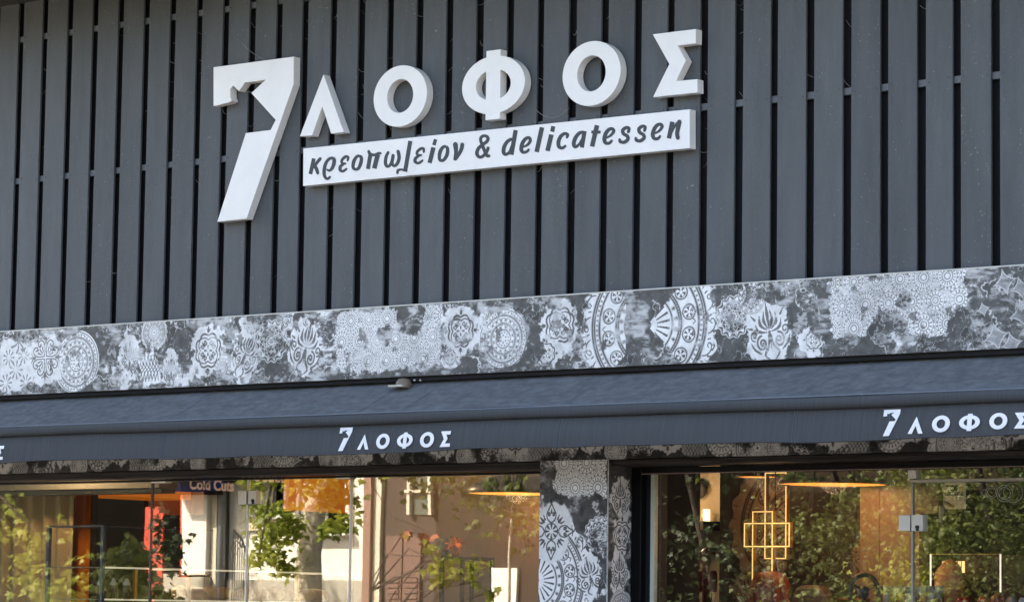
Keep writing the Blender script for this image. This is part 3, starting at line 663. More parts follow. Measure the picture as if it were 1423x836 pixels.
def gl(fr,strokes):
    mb=MB()
    for k,(P,w) in enumerate(strokes):
        cl=P[0]==P[-1]
        v,f=ribbon(P,w,.0016+.0003*k,*fr); mb.add(v,f)
        if not cl and len(P)>2:     # rounded ends
            for (x,y),ww in ((P[0],np.atleast_1d(w)[0]),(P[-1],np.atleast_1d(w)[-1])):
                ox,oy,s=fr; ci=[at(ox+(x+ww/2*math.cos(a))/s,oy+(y+ww/2*math.sin(a))/s,SY) for a in np.linspace(0,2*PI,12,endpoint=False)]
                y_=SY-.0016-.0003*k-(.0001 if (x,y)==P[0] else .00003*5*len(P)+.0001); mb.add([(p[0],y_,p[2]) for p in ci],[tuple(range(12))])
    mb.obj('lettering',mInk,bd)
    bpy.data.objects
gl(A,[([(168,318),(130,490)],40),([(238,322),(205,360),(165,418)],(34,34,28)),([(176,395),(200,440),(212,480)],(34,38,30))])
gl(A,[([(345,522),(318,542),(290,520),(281,470),(290,400),(315,345),(355,315),(388,325),(390,370),(370,425),(340,452),(315,440)],(26,28,32,36,36,32,30,36,38,34,26,18))])
gl(A,[([(540,340),(545,305),(515,300),(478,335),(478,368),(515,375)],(22,28,32,30,26,24)),([(500,375),(462,405),(458,445),(490,458),(528,432)],(26,34,34,28,22))])
gl(A,[([(672,290),(690,310),(685,365),(660,425),(625,438),(600,415),(608,350),(640,298),(672,290)],(30,34,38,34,30,34,38,30,30))])
gl(A,[([(772,240),(785,268),(835,280),(880,260),(902,262)],(30,34,30,26,26)),([(790,272),(762,434)],42),([(872,272),(832,428)],48)])
gl(A,[([(985,252),(962,300),(955,370),(975,405),(1005,392),(1028,345),(1040,285)],(30,34,36,34,30,34,34)),([(1035,300),(1028,370),(1050,400),(1085,375),(1105,310),(1095,240)],(32,32,30,34,36,34))])
gl(A,[([(1228,126),(1170,464)],44),([(1186,452),(1130,440),(1092,450),(1088,478)],(26,24,28,26))])
gl(B,[([(188,300),(185,270),(158,272),(128,300),(132,325),(165,328)],(18,24,26,24,22,20)),([(150,328),(115,355),(110,385),(140,400),(178,375)],(22,28,28,24,18))])
gl(B,[([(294,186),(278,238)],30),([(275,258),(240,398)],38)])
gl(B,[([(388,250),(402,270),(396,325),(368,370),(338,375),(328,350),(336,295),(362,255),(388,250)],(24,28,32,28,26,28,32,26,24))])
gl(B,[([(472,232),(478,300),(470,362)],(44,34,32)),([(535,232),(520,290),(474,365)],(34,32,26))])
gl(B,[([(774,335),(750,325),(715,240),(698,190),(712,160),(745,155),(765,175),(755,205),(715,235),(678,270),(666,315),(688,345),(722,335),(752,300),(768,262)],(28,30,28,26,26,26,28,28,28,30,30,28,26,24,24))])
gl(B,[([(1014,103),(975,325)],38),([(972,185),(940,205),(912,250),(905,300),(925,322),(958,300),(975,250)],(28,30,34,34,28,22,16))])
gl(B,[([(1080,255),(1120,235),(1145,200),(1135,172),(1105,180),(1075,220),(1064,275),(1082,302),(1115,295),(1132,278)],(16,24,28,28,30,34,34,28,24,20))])
gl(B,[([(1250,78),(1202,300)],40)])
gl(B,[([(1352,68),(1342,118)],36),([(1335,143),(1300,290)],40)])
gl(C_,[([(122,312),(128,285),(98,277),(62,305),(42,355),(48,400),(80,412),(108,392)],(22,28,30,34,36,34,28,22))])
gl(C_,[([(288,252),(262,408)],38),([(270,262),(235,275),(200,320),(186,375),(202,402),(238,375),(262,330)],(28,32,36,36,30,22,16))])
gl(C_,[([(405,198),(358,398)],42),([(352,262),(438,262)],28)])
gl(C_,[([(492,318),(535,292),(562,255),(550,232),(518,238),(488,275),(474,330),(488,365),(522,365),(545,342)],(16,24,30,30,32,36,36,32,28,20))])
for dx,dy in ((0,0),(152,-13)):
    gl(C_,[([(700+dx,262+dy),(706+dx,228+dy),(680+dx,220+dy),(648+dx,245+dy),(655+dx,278+dy),(690+dx,300+dy),(695+dx,332+dy),(660+dx,358+dy),(625+dx,352+dy),(620+dx,332+dy)],(26,30,30,32,32,32,32,32,30,24))])
gl(C_,[([(948,276),(992,250),(1018,212),(1006,190),(975,195),(945,232),(930,288),(944,322),(978,323),(1000,300)],(16,24,30,30,32,36,36,32,28,20))])
gl(C_,[([(1115,165),(1082,322)],42),([(1105,270),(1135,210),(1182,160)],(18,24,30)),([(1182,165),(1160,270),(1168,318)],(40,38,36))])
# cobwebs strung in the gaps and off the letters
cw=MB(); rnd=random.Random(8)
def web(p,q,sag,r=.0007):
    p=Vector(p);q=Vector(q); cw.tube([p.lerp(q,t)+Vector((0,0,-sag*4*t*(1-t))) for t in np.linspace(0,1,7)],r,3,False)
for k in range(300):
    g_=gaps[rnd.randrange(len(gaps))]; z=rnd.uniform(3.4,ZT) if rnd.random()<.35 else rnd.uniform(4.1,ZT)
    if not(-2.7<g_<1.8) and rnd.random()<.6: continue
    web((g_-.024,rnd.uniform(0,.05),z),(g_+.024,rnd.uniform(0,.05),z+rnd.uniform(-.05,.05)),rnd.uniform(0,.02),rnd.choice((.0005,.0009,.0012)))
for a_,b_,s_ in (((745,153),(791,150),.05),((336,60),(388,88),.03),((318,112),(352,128),.02)):
    p=at(*a_,-.03);q=at(*b_,-.01); web(p,q,s_,.0012)
cw.obj('cobweb',mat('cobweb_silk',(.35,.34,.31),.8),bld,kind='stuff')
# ---------------------------------------------------------------- awning
AY0=-.06; AY1=-.46
za=at(711,524.5,AY0)[2]; zb=at(711,565.5,AY1)[2]; zc=at(711,583,AY1-.0)[2]; zd=at(711,623.5,AY1-.02)[2]
print('awning z',za,zb,zc,zd)
aw=thing('awning','dark slate blue canvas awning pulled in, with white lettering on its front flap','awning',(0,AY0,zd))
rnd=random.Random(3)
nx=360; X=np.linspace(-8.4,6.4,nx+1)
seamx=[at(228,610,AY1)[0],at(491,610,AY1)[0],at(552,610,AY1)[0],at(780,610,AY1)[0],at(1106,560,AY1)[0],at(1240,560,AY1)[0],-5.4,-6.9,3.9,5.3]
def sagz(x): return .005*math.sin(x*1.7+.6)+.003*math.sin(x*4.1+1)
# top cloth
rows=[]; nr=16
for i in range(nr+1):
    t=i/nr; y=AY0+(AY1+.012-AY0)*t; z=za+(zb-za)*t
    rows.append([(x,y+.001*math.sin(x*9+t*4),z-.012*math.sin(PI*t)+.0015*math.sin(x*5+t*7)+sagz(x)*t*.5) for x in X])
v=[p for r in rows for p in r]; n1=nx+1
f=[(i*n1+k,i*n1+k+1,(i+1)*n1+k+1,(i+1)*n1+k) for i in range(nr) for k in range(nx)]
link('cloth',mesh('cloth',v,f,mClothTop,True),aw)
# front bar roll with cloth round it
rr_=(zb-zc)/2*.95; v=[];f=[];m_=14
for x in X:
    for k in range(m_):
        a=2*PI*k/m_; v.append((x,AY1+rr_*math.cos(a)*.8,(zb+zc)/2+rr_*math.sin(a)+sagz(x)*.5))
for k in range(nx):
    for j in range(m_): f.append((k*m_+j,(k+1)*m_+j,(k+1)*m_+(j+1)%m_,k*m_+(j+1)%m_))
link('front_bar',mesh('front_bar',v,f,mCloth,True),aw)
mbp=MB(); mbp.tube([(-8.4,AY1-rr_*.45,zb-.003),(6.4,AY1-rr_*.45,zb-.003)],.0028,6); mbp.obj('piping',mat('pale_blue_edge_line',(.17,.20,.24),.7),aw)  # pale line along the upper edge of the roll
# valance
rows=[]; nr=14; H_=zc-zd+.012
for i in range(nr+1):
    t=i/nr
    rows.append([(x,AY1+.012-.030*t-.010*math.sin(t*2.6)*(1+.8*math.sin(x*1.9+.3)*math.sin(x*.7+1)),zc+.010-H_*t+sagz(x)*(.2+.8*t)+(.002*math.sin(x*7.3)*t+.001*math.sin(x*13.1+1)*t)) for x in X])
v=[p for r in rows for p in r]
f=[(i*n1+k,i*n1+k+1,(i+1)*n1+k+1,(i+1)*n1+k) for i in range(nr) for k in range(nx)]
me=mesh('valance',v,f,mCloth,True); val=link('valance',me,aw)
sm=val.modifiers.new('s','SOLIDIFY'); sm.thickness=.0015
mHem=mat('valance_seam',(.10,.118,.14),.8)
def valp(x,t): 
    return (x,AY1+.012-.030*t-.010*math.sin(t*2.6)*(1+.8*math.sin(x*1.9+.3)*math.sin(x*.7+1))-.0045,zc+.010-H_*t+sagz(x)*(.2+.8*t)+(.002*math.sin(x*7.3)*t+.001*math.sin(x*13.1+1)*t))
for x in seamx:
    mb=MB()
    for dx in (-.009,.009): mb.tube([valp(x+dx,t) for t in np.linspace(.05,.99,8)],.0012,4)
    mb.obj('stitched_seam',mHem,val)
for x in seamx:
    mb=MB()
    for dx in (-.008,.008): mb.tube([(x+dx,AY0+(AY1+.012-AY0)*t-.001,za+(zb-za)*t-.012*math.sin(PI*t)+.0015*math.sin(x*5+t*7)+sagz(x)*t*.5+.001) for t in np.linspace(.02,.98,12)],.0006,4)
    mb.obj('top_seam',mHem,aw)
MB().tube([valp(x,.965) for x in X[::2]],.0012,4).obj('hem',mHem,val)
# printed lettering on the valance
def bbox(l): a=np.array([p for q in l for p in q]); return a.min(0),a.max(0)
def vprint(idx,x0,y0,x1,y1):
    loops=LOG[idx][1]; lo,hi=bbox(loops)
    A_=at(x0,y1,AY1-.015);B_=at(x1,y0,AY1-.015)
    L2=[[(A_[0]+(p[0]-lo[0])/(hi[0]-lo[0])*(B_[0]-A_[0]),A_[2]+(p[1]-lo[1])/(hi[1]-lo[1])*(B_[2]-A_[2])) for p in q] for q in loops]
    me=shape_mesh('printed_letter',L2,.001,mPrint)
    for vv in me.vertices:
        x,y,z=vv.co; t=(zc+.010+sagz(x)*.7-z)/H_; vv.co.y=valp(x,t)[1]-.004+y; vv.co.z+=sagz(x)*.5
    link('printed_letter',me,val)
def zset(bb,ox,oy,s): return [(ox+a/s,oy+b/s,ox+c/s,oy+d/s) for a,b,c,d in bb]
S1=zset([(80,58,222,322),(300,135,428,308),(503,128,652,302),(733,117,908,300),(988,116,1145,293),(1210,110,1327,288)],460,585,7.906)
S2=zset([(80,50,238,308),(330,122,472,290),(557,112,727,278),(815,97,1012,268),(1102,90,1272,253),(1337,87,1470,245)],1215,560,6.841)
for S in (S1,S2):
    for i,b in enumerate(S): vprint(i,*b)
dx=at(S1[5][2],620,AY1)[0]-at(7.5,625,AY1)[0]
for i,b in enumerate(S1):      # the logo left of the frame, a step further along
    c0=at(b[0],b[3],AY1-.015);c1=at(b[2],b[1],AY1-.015)
    lo,hi=bbox(LOG[i][1]); L2=[[(c0[0]-dx+(p[0]-lo[0])/(hi[0]-lo[0])*(c1[0]-c0[0]),c0[2]+(p[1]-lo[1])/(hi[1]-lo[1])*(c1[2]-c0[2])) for p in q] for q in LOG[i][1]]
    me=shape_mesh('printed_letter',L2,.001,mPrint)
    for vv in me.vertices:
        x,y,z=vv.co; t=(zc+.010+sagz(x)*.7-z)/H_; vv.co.y=valp(x,t)[1]-.004+y; vv.co.z+=sagz(x)*.5
    link('printed_letter',me,val)
# black strip standing in for the shadow gap above the cloth, side arms
MB().box(-8.3,6.3,-.10,-.001,za+.003,ZF0-.001).obj('cassette',mBlack,aw)
for x in (-7.6,-4.8,5.6):
    MB().tube([(x,-.02,za-.12),(x+.3,-.25,za-.14),(x,AY1+.03,(zb+zc)/2)],.018,8).obj('arm',mFrame,aw)
# small beige flood lamp tucked under the band
p=at(556,533,-.14)
lp=thing('flood_lamp','small beige fitting tucked between the stencilled band and the awning','lamp fitting',(p[0],-.14,p[2]))
a=at(541,538,-.17);b=at(561,528,-.17)
mBe=mat('aged_beige_plastic',(.50,.46,.36),.5,noise=.1)
MB().box(a[0],b[0],-.185,-.09,a[2],a[2]+.012,.002).obj('base_plate',mBe,lp)
MB().lathe([(0,.045),(.03,.04),(.045,.02),(.05,0)],((a[0]+b[0])/2+.02,-.13,a[2]+.008),16).obj('housing',mat('brown_housing',(.16,.12,.08),.5),lp,True)
for px in (576,584,):
    q=at(px,528,-.12); MB().lathe([(0,.006),(.006,.004),(.007,-.004),(0,-.006)],(q[0],-.12,q[2]),8).obj('screw_head',mBe,lp,True)
# ================================================================ the other side of the street (seen mirrored in the glass)
def rv(px,py,d):
    """the real point whose mirror image in the glass stands d behind the pane"""
    p=at(px,py,GY+d); return np.array([p[0],GY-d,p[2]])
D0=17.
FB=GY-D0
def zx(py,px=500): return rv(px,py,D0)[2]
mWhiteW=mat('white_render',(.78,.74,.66),.85,noise=.05,nscale=4,bump=.1)
mCream=mat('cream_render',(.62,.55,.43),.85,noise=.06)
mPlinth=mat('plinth_stone',(.42,.38,.31),.85,noise=.15,nscale=5,bump=.3)
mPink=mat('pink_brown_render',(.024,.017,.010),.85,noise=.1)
mTerra=mat('terracotta_paint',(.26,.15,.11),.8,noise=.1)
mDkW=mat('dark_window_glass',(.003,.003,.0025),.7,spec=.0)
mRed=mat('red_paint',(.50,.055,.025),.5,noise=.1)
mGreyP=mat('grey_downpipe',(.16,.17,.18),.5)
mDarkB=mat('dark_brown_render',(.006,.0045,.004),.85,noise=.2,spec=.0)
mShut=mat('faded_red_shutter',(.16,.09,.07),.7,noise=.1)
X=lambda px:rv(px,700,D0)[0]
# --- dark shop with red joinery
b1=thing('corner_shop','dark brown shop across the street with a red framed window, mirrored in the glass','shop',((X(0)+X(268))/2-3,FB-3,0))
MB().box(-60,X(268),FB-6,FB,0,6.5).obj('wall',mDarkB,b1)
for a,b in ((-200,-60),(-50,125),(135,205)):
    w_=MB().box(X(a),X(b),FB+.0,FB+.03,.5,3.6).obj('window',mDkW,b1)
    MB().box(X(b)-.05,X(b),FB+.031,FB+.08,.4,3.7).obj('frame',mDarkB,w_)
MB().box(X(206),X(232),FB+.0,FB+.06,0,zx(700)).obj('door_panel',mRed,b1)
MB().box(X(233),X(258),FB+.0,FB+.03,zx(795),3.5).obj('window',mDkW,b1)
MB().box(X(258),X(268)-.01,FB+.0,FB+.10,0,4.2).obj('door_frame',mRed,b1)
MB().box(X(206),X(258)-.005,FB+.005,FB+.12,3.5,4.0).obj('door_frame',mRed,b1)
MB().box(X(206),X(258)-.005,FB+.0,FB+.05,0,zx(797)).obj('plinth',mPlinth,b1)
# --- white house
b2=thing('white_house','sunlit white rendered house across the street, mirrored between tree shadows in the glass','house',((X(268)+X(533))/2,FB-3,0))
MB().box(X(268)+.001,X(513),FB-6,FB,0,7.2).obj('wall',mWhiteW,b2)
MB().box(X(268)+.002,X(303),FB+.001,FB+.22,zx(800),7.0,.01).obj('pilaster',mWhiteW,b2)
MB().box(X(268),X(306),FB+.001,FB+.30,0,zx(803),.01).obj('plinth',mPlinth,b2)
MB().box(X(268)-.0,X(309),FB+.002,FB+.55,0,zx(820),.01).obj('step',mPlinth,b2)
MB().box(X(304),X(311),FB+.001,FB+.14,0,7.0).obj('moulding',mCream,b2)
MB().tube([(X(316.5),FB+.12,0),(X(316.5),FB+.12,7)],.055,12).obj('downpipe',mGreyP,b2,True)
MB().box(X(313),X(318),FB+.001,FB+.08,0,7).obj('downpipe_backing',mat('dark_strip',(.03,.03,.035),.6),b2)
for (a,b,t,u) in ((380,420,640,712),(424,489,640,735)):  # wider window enlarged so reflections stay dark over the orange box
    w_=MB().box(X(a),X(b),FB+.002,FB+.02,zx(u),3.9).obj('window',mDkW,b2)
    for x0,x1 in ((a,a+4),((a+b)/2-2,(a+b)/2+2),(b-4,b)):
        MB().box(X(x0),X(x1),FB+.021,FB+.07,zx(u),3.9).obj('frame',mWhiteW,w_)
    MB().box(X(a-2),X(b+2),FB+.021,FB+.16,zx(u)-.08,zx(u)-.002).obj('sill',mWhiteW,w_)
MB().box(X(266),X(320),FB+.07,FB+.55,zx(683.5),3.9).obj('balcony',mDarkB,b2)  # dark block added to keep the reflection dark over the Cold Cuts sign
MB().box(X(321),X(404),FB+.17,FB+.55,zx(666),3.9).obj('balcony',mDarkB,b2)  # second added dark block, for the Products sign
MB().box(X(345),X(405),FB+.0,FB+.05,zx(735),zx(716)).obj('band_course',mCream,b2)
MB().box(X(320),X(513),FB+.001,FB+.06,0,zx(806)).obj('plinth',mPlinth,b2)
MB().box(X(513),X(523),FB-1,FB+.12,0,7.1).obj('pilaster',mTerra,b2)
MB().box(X(523)+.001,X(533),FB-1,FB+.06,0,7.15).obj('corner_strip',mCream,b2)
# --- pink-brown house
b3=thing('brown_house','pinkish brown rendered house across the street with faded shutters, mirrored beside the column','house',((X(533)+X(800))/2,FB-3,0))
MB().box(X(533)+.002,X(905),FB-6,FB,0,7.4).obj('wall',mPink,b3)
MB().box(X(533)+.003,X(606),FB+.0005,FB+.002,0,7.3).obj('painted_strip',mat('dusty_pink_paint',(.065,.046,.036),.85,noise=.1),b3)
w_=MB().box(X(572),X(602),FB+.002,FB+.02,zx(716),4.0).obj('window',mat('greenish_pane',(.10,.12,.10),.3),b3)
for x0,x1 in ((570,574),(600,604)): MB().box(X(x0),X(x1),FB+.021,FB+.08,zx(716),4.0).obj('frame',mCream,w_)
MB().box(X(568),X(606),FB+.021,FB+.10,zx(686),zx(682)).obj('transom',mCream,w_)
for a,b in ((541,562),(564,588)):
    s_=MB().box(X(a),X(b),FB+.001,FB+.05,.4,zx(745)).obj('shutter',mShut,b3)
    sl_=MB()
    for k in range(22): sl_.box(X(a)+.03,X(b)-.03,FB+.051,FB+.065,.5+k*.07,.55+k*.07)
    sl_.obj('louvre',mShut,s_,kind='stuff')
MB().box(X(688),X(722),FB+.001,FB+.05,0,zx(788)).obj('white_panel',mWhiteW,b3)
MB().box(X(755),X(830),FB+.001,FB+.05,0,3.4).obj('window',mDkW,b3)
# --- long dark building, added to keep the background dark behind the right hand trees
b4=thing('dark_backdrop_building','low dark umber building behind the dense trees across the street','building',(X(1150),FB-4,0))
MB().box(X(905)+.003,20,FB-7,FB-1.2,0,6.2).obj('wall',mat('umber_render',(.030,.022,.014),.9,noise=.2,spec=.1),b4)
for k in range(6): MB().box(X(940)+k*3.2,X(940)+k*3.2+1.5,FB-1.2,FB-1.17,1.0,3.1).obj('window',mDkW,b4)
# --- iron railing by the steps
ir=thing('iron_railing','wrought iron stair railing in front of the white house','railing',(X(335),FB+.9,0))
mIron=mat('black_iron',(.02,.02,.02),.5)
xx0,xx1=rv(322,800,D0-.9)[0],rv(346,800,D0-.9)[0]; yy=FB+.9
zt0=rv(322,735,D0-.9)[2]; zt1=rv(346,775,D0-.9)[2]
MB().tube([(xx0,yy,zt0),((xx0+xx1)/2,yy,(zt0+zt1)/2+.08),(xx1,yy,zt1)],.016,6).obj('handrail',mIron,ir)
for k in range(8):
    t=k/7; x=xx0+(xx1-xx0)*t; MB().tube([(x,yy,0),(x,yy,zt0+(zt1-zt0)*t+.05*math.sin(PI*t))],.009,5).obj('baluster',mIron,ir)
MB().tube([(xx0+.05+.12*(1-k/16)*math.cos(k*.7),yy,zt0-.25+.12*(1-k/16)*math.sin(k*.7)) for k in range(16)],.008,5).obj('scroll',mIron,ir)
# ---------------------------------------------------------------- trees
leafpoly=[(0,0),(.16,.10),(.50,.05),(.30,.28),(.52,.50),(.20,.52),(0,1.0),(-.20,.52),(-.52,.50),(-.30,.28),(-.50,.05),(-.16,.10)]
LV=np.array([(x,y,0) for x,y in leafpoly]+[(0,.38,.05)]); LV[:,2]=-.22*np.abs(LV[:,0])-.10*(LV[:,1]-.4)**2; LV[12,2]=.03
LF=np.array([(12,i,(i+1)%12) for i in range(12)])
mBark=mat('pale_bark',(.52,.45,.35),.9,noise=.3,nscale=7,bump=.6,bscale=18,stretch=(1,1,.4))
mTwig=mat('twig',(.045,.033,.025),.9)
def leafmat(n,a,b,tr=.35): return mat(n,a,.5,col2=b,nscale=1.1,transl=tr,spec=.4,rand=0)
mLeafY=leafmat('yellow_green_leaves',(.15,.22,.028),(.36,.36,.045),.5)
mLeafG=leafmat('green_leaves',(.032,.062,.016),(.20,.22,.05),.42)
mLeafShade=leafmat('shade_green_leaves',(.016,.030,.010),(.045,.060,.018),.25)  # leaf colour darkened to stand in for shade
def leaves(name,clumps,m,parent,size=.10,seed=1,droop=.6,**kw):
    """clumps: (x,y,z,radius,count)"""
    rng=np.random.RandomState(seed); V=[];n=0
    C0=[];
    for x,y,z,r,c in clumps:
        p=rng.normal(0,1,(int(c),3))*np.array([r,r,r*.75])*.55; C0.append(p+[x,y,z])
    P=np.concatenate(C0); n=len(P)
    S=size*rng.uniform(.6,1.25,n); yaw=rng.uniform(0,2*PI,n); pit=rng.uniform(-1.5,.5,n)*droop-.5; rol=rng.uniform(-.9,.9,n)
    cy_,sy_=np.cos(yaw),np.sin(yaw);cp,sp=np.cos(pit),np.sin(pit);cr,sr_=np.cos(rol),np.sin(rol)
    v=LV[None]*S[:,None,None]
    x=v[...,0]*cr[:,None]+v[...,2]*sr_[:,None]; z=-v[...,0]*sr_[:,None]+v[...,2]*cr[:,None]; y=v[...,1]
    y2=y*cp[:,None]-z*sp[:,None]; z2=y*sp[:,None]+z*cp[:,None]
    X_=x*cy_[:,None]-y2*sy_[:,None]; Y_=x*sy_[:,None]+y2*cy_[:,None]
    V=np.stack([X_,Y_,z2],-1)+P[:,None]; F=(LF[None]+13*np.arange(n)[:,None,None]).reshape(-1,3)
    me=bpy.data.meshes.new(name); me.vertices.add(n*13); me.vertices.foreach_set('co',V.astype(np.float32).ravel())
    me.loops.add(len(F)*3); me.loops.foreach_set('vertex_index',F.astype(np.int32).ravel()); me.polygons.add(len(F)); me.polygons.foreach_set('loop_start',np.arange(0,len(F)*3,3,dtype=np.int32)); me.update(calc_edges=True); me.materials.append(m)
    return link(name,me,parent,**kw)
def crown_clumps(c,R,n,per,seed,r=.38,flat=.8,lo=None):
    rng=np.random.RandomState(seed); out=[]
    while len(out)<n:
        p=rng.normal(0,1,3); p/=np.linalg.norm(p); q=rng.uniform(.35,1)**.5
        p=np.array(c)+p*q*np.array([R[0],R[1],R[2]])
        if lo is not None and p[2]<lo: continue
        out.append((p[0],p[1],p[2],r*rng.uniform(.6,1.3),per*rng.uniform(.5,1.4)))
    return out
def tree(label,base,trunk,tr,clumps,m,size,seed,limbs=True,mb_=mBark,droop=.6):
    t=thing('plane_tree',label,'tree',(base[0],base[1],0),'trees along the far pavement')
    P=[Vector((base[0],base[1],-.1))]+[Vector(tuple(map(float,q))) for q in trunk]
    n=len(P); rs=[tr*(1.25 if i==0 else 1-.55*i/(n-1)) for i in range(n)]
    MB().tube(P,rs,12).obj('trunk',mb_,t,True)
    rng=random.Random(seed); br=MB(); top=P[-1]
    for k,(x,y,z,r,c) in enumerate(clumps):
        if k%3 and len(clumps)>24: continue
        q=Vector((x,y,z)); s=P[rng.randrange(max(1,n-2),n)]
        if (q-s).length<.2: continue
        mid=s.lerp(q,.5)+Vector((rng.uniform(-.2,.2),rng.uniform(-.2,.2),rng.uniform(.0,.35)))
        br.tube([s,mid,q],[tr*.35,tr*.18,.006],6)
    if br.v and limbs: br.obj('limb',mTwig,t,True)
    leaves('crown',clumps,m,t,size,seed,droop,kind='stuff')
    return t
def lowc(lst,d,r=.16,c=40,jit=.3,seed=1):
    rng=random.Random(seed); out=[]
    for q in lst:
        px,py=q[:2]; rr=q[2] if len(q)>2 else r; cc=q[3] if len(q)>3 else c
        p=rv(px,py,d+rng.uniform(-jit,jit)); out.append((p[0],p[1],p[2],rr,cc))
    return out
# pale trunk in the middle of the glass doors
d=12.5; p0=rv(432,836,d); p1=rv(430,770,d); p2=rv(441,690,d)
trk=[(p1[0]-.01,p1[1],p1[2]),(p2[0],p2[1],p2[2]),(p2[0]+.25,p2[1],4.0),(p2[0]+.3,p2[1]+.1,5.2)]
cl=crown_clumps((p0[0]+.2,GY-d,6.3),(2.3,2.0,1.7),70,95,3)+lowc([(352,668,.15,26),(366,705,.20,60),(372,735,.22,80),(388,712,.2,70),(398,735,.2,60),(405,706,.12,14),(380,765,.2,60),(396,785,.15,40),(362,770,.15,30),(350,690,.12,20),(408,664,.12,14),(352,640,.3,70),(462,735,.16,45),(475,720,.16,40),(455,690,.2,60),(470,660,.25,70),(440,650,.35,120),(486,690,.12,18)],11.8)
tree('broad tree with a pale sunlit trunk, mirrored in the left glass doors',p0,trk,.17,cl,mLeafY,.105,5)
# left: bright low leaves over the curtain
d=11.5; p0=rv(-230,800,d)
cl=crown_clumps((p0[0],GY-d,5.6),(2.0,1.8,1.6),45,90,13)+lowc([(20,735,.16,22),(45,745,.20,30),(40,770,.15,22),(30,800,.22,40),(62,790,.10,12),(18,710,.12,10),(15,690,.10,7),(85,715,.05,3),(99,740,.06,3),(80,820,.25,60),(95,830,.2,45),(55,815,.2,40),(110,800,.16,18),(122,770,.10,7),(100,775,.08,5)],11.3,seed=4)
tree('tree with bright yellow green leaves, mirrored over the curtain at the left end',p0,[(p0[0],p0[1],2.4),(p0[0]+.2,p0[1],4.6)],.13,cl,mLeafY,.115,6)
# bushy planting in front of the dark shop
d=14.5; q=rv(175,800,d)
pl_=thing('flowering_shrub','green shrub with upright sunlit leaves before the dark shop, mirrored behind the shelves','shrub',(q[0],q[1],0))
MB().tube([(q[0],q[1],-.05),(q[0]+.05,q[1],1.4)],[.05,.03],8).obj('stem',mBark,pl_)
leaves('foliage',lowc([(150,790,.2,40),(165,775,.2,40),(185,765,.22,60),(200,775,.2,50),(172,800,.25,60),(150,825,.3,90),(185,825,.3,100),(215,822,.25,70),(198,800,.2,50),(235,830,.2,40)],d,seed=9)+[(q[0],q[1],1.0,.9,400)],mLeafG,pl_,.12,22,1.0)
# dark silhouetted branch in front of the red joinery
d=6.5; q=rv(150,700,d)
tree('tree branch with dark leaves in shade, mirrored in front of the red door frame',limbs=False,base=(q[0]-3.6,q[1],0),trunk=[(q[0]-3.5,q[1],2.6),(q[0]-1.6,q[1],4.2)],tr=.06,clumps=lowc([(222,718,.10,14),(232,735,.13,26),(225,755,.10,18),(243,745,.12,20),(250,765,.08,10),(236,775,.10,12),(244,790,.08,8),(226,700,.08,8),(262,745,.04,2)],d,.1,jit=.1,seed=12)+crown_clumps((q[0]-.8,q[1],4.6),(1.6,1.2,.9),26,70,15),m=mLeafShade,size=.085,seed=8,mb_=mTwig)
# thin tree near the column, sprays of maple like leaves
d=13; p0=rv(712,836,d); p1=rv(707,770,d); p2=rv(712,700,d)
cl=lowc([(690,740,.06,4),(722,728,.14,12),(735,755,.15,14),(728,700,.3,30),(700,690,.3,30),(740,690,.35,50),(660,680,.35,50),(680,720,.2,16),(745,720,.25,30),(640,665,.4,80),(600,655,.35,60),(560,650,.3,50)],13)+crown_clumps((p0[0]-.5,GY-d,5.6),(2.4,2.0,1.7),60,85,17)
tree('slender young tree with thin bare branches, mirrored beside the column',p0,[(p1[0],p1[1],p1[2]),(p2[0],p2[1],p2[2]),(p2[0]-.1,p2[1],4.4)],.02,cl,mLeafG,.10,9)
d=10.5; p0=rv(560,836,d)
cl=lowc([(600,762,.10,12),(605,785,.12,18),(616,790,.12,24),(624,775,.10,16),(612,805,.09,12),(630,798,.07,8),(655,782,.10,14),(665,795,.10,12),(650,795,.08,8),(677,778,.05,4),(680,822,.10,10),(662,808,.06,5),(560,740,.05,3)],d,jit=.12,seed=3)
tree('low spray of yellow green maple like leaves, mirrored in the wide left pane',(p0[0]-.9,p0[1]-.5,0),[(p0[0]-.85,p0[1]-.4,1.2),(p0[0]-.6,p0[1]-.2,1.8)],.03,cl,mLeafY,.10,10,mb_=mTwig,droop=.9)
q=rv(565,738,12); 
dl=thing('withered_leaf','curled rusty brown withered leaves hanging on a bare twig, mirrored in the left pane','dead leaves',(q[0],q[1],q[2]))
leaves('leaf',[(q[0],q[1],q[2],.06,5),(q[0]+.25,q[1],q[2]-.02,.07,6)],mat('rusty_leaf',(.30,.085,.03),.7,noise=.2),dl,.14,3,1.)
MB().tube([(q[0]-.5,q[1],q[2]+.5),(q[0]-.2,q[1],q[2]+.15),(q[0]+.3,q[1],q[2])],.006,4).obj('twig',mTwig,dl)
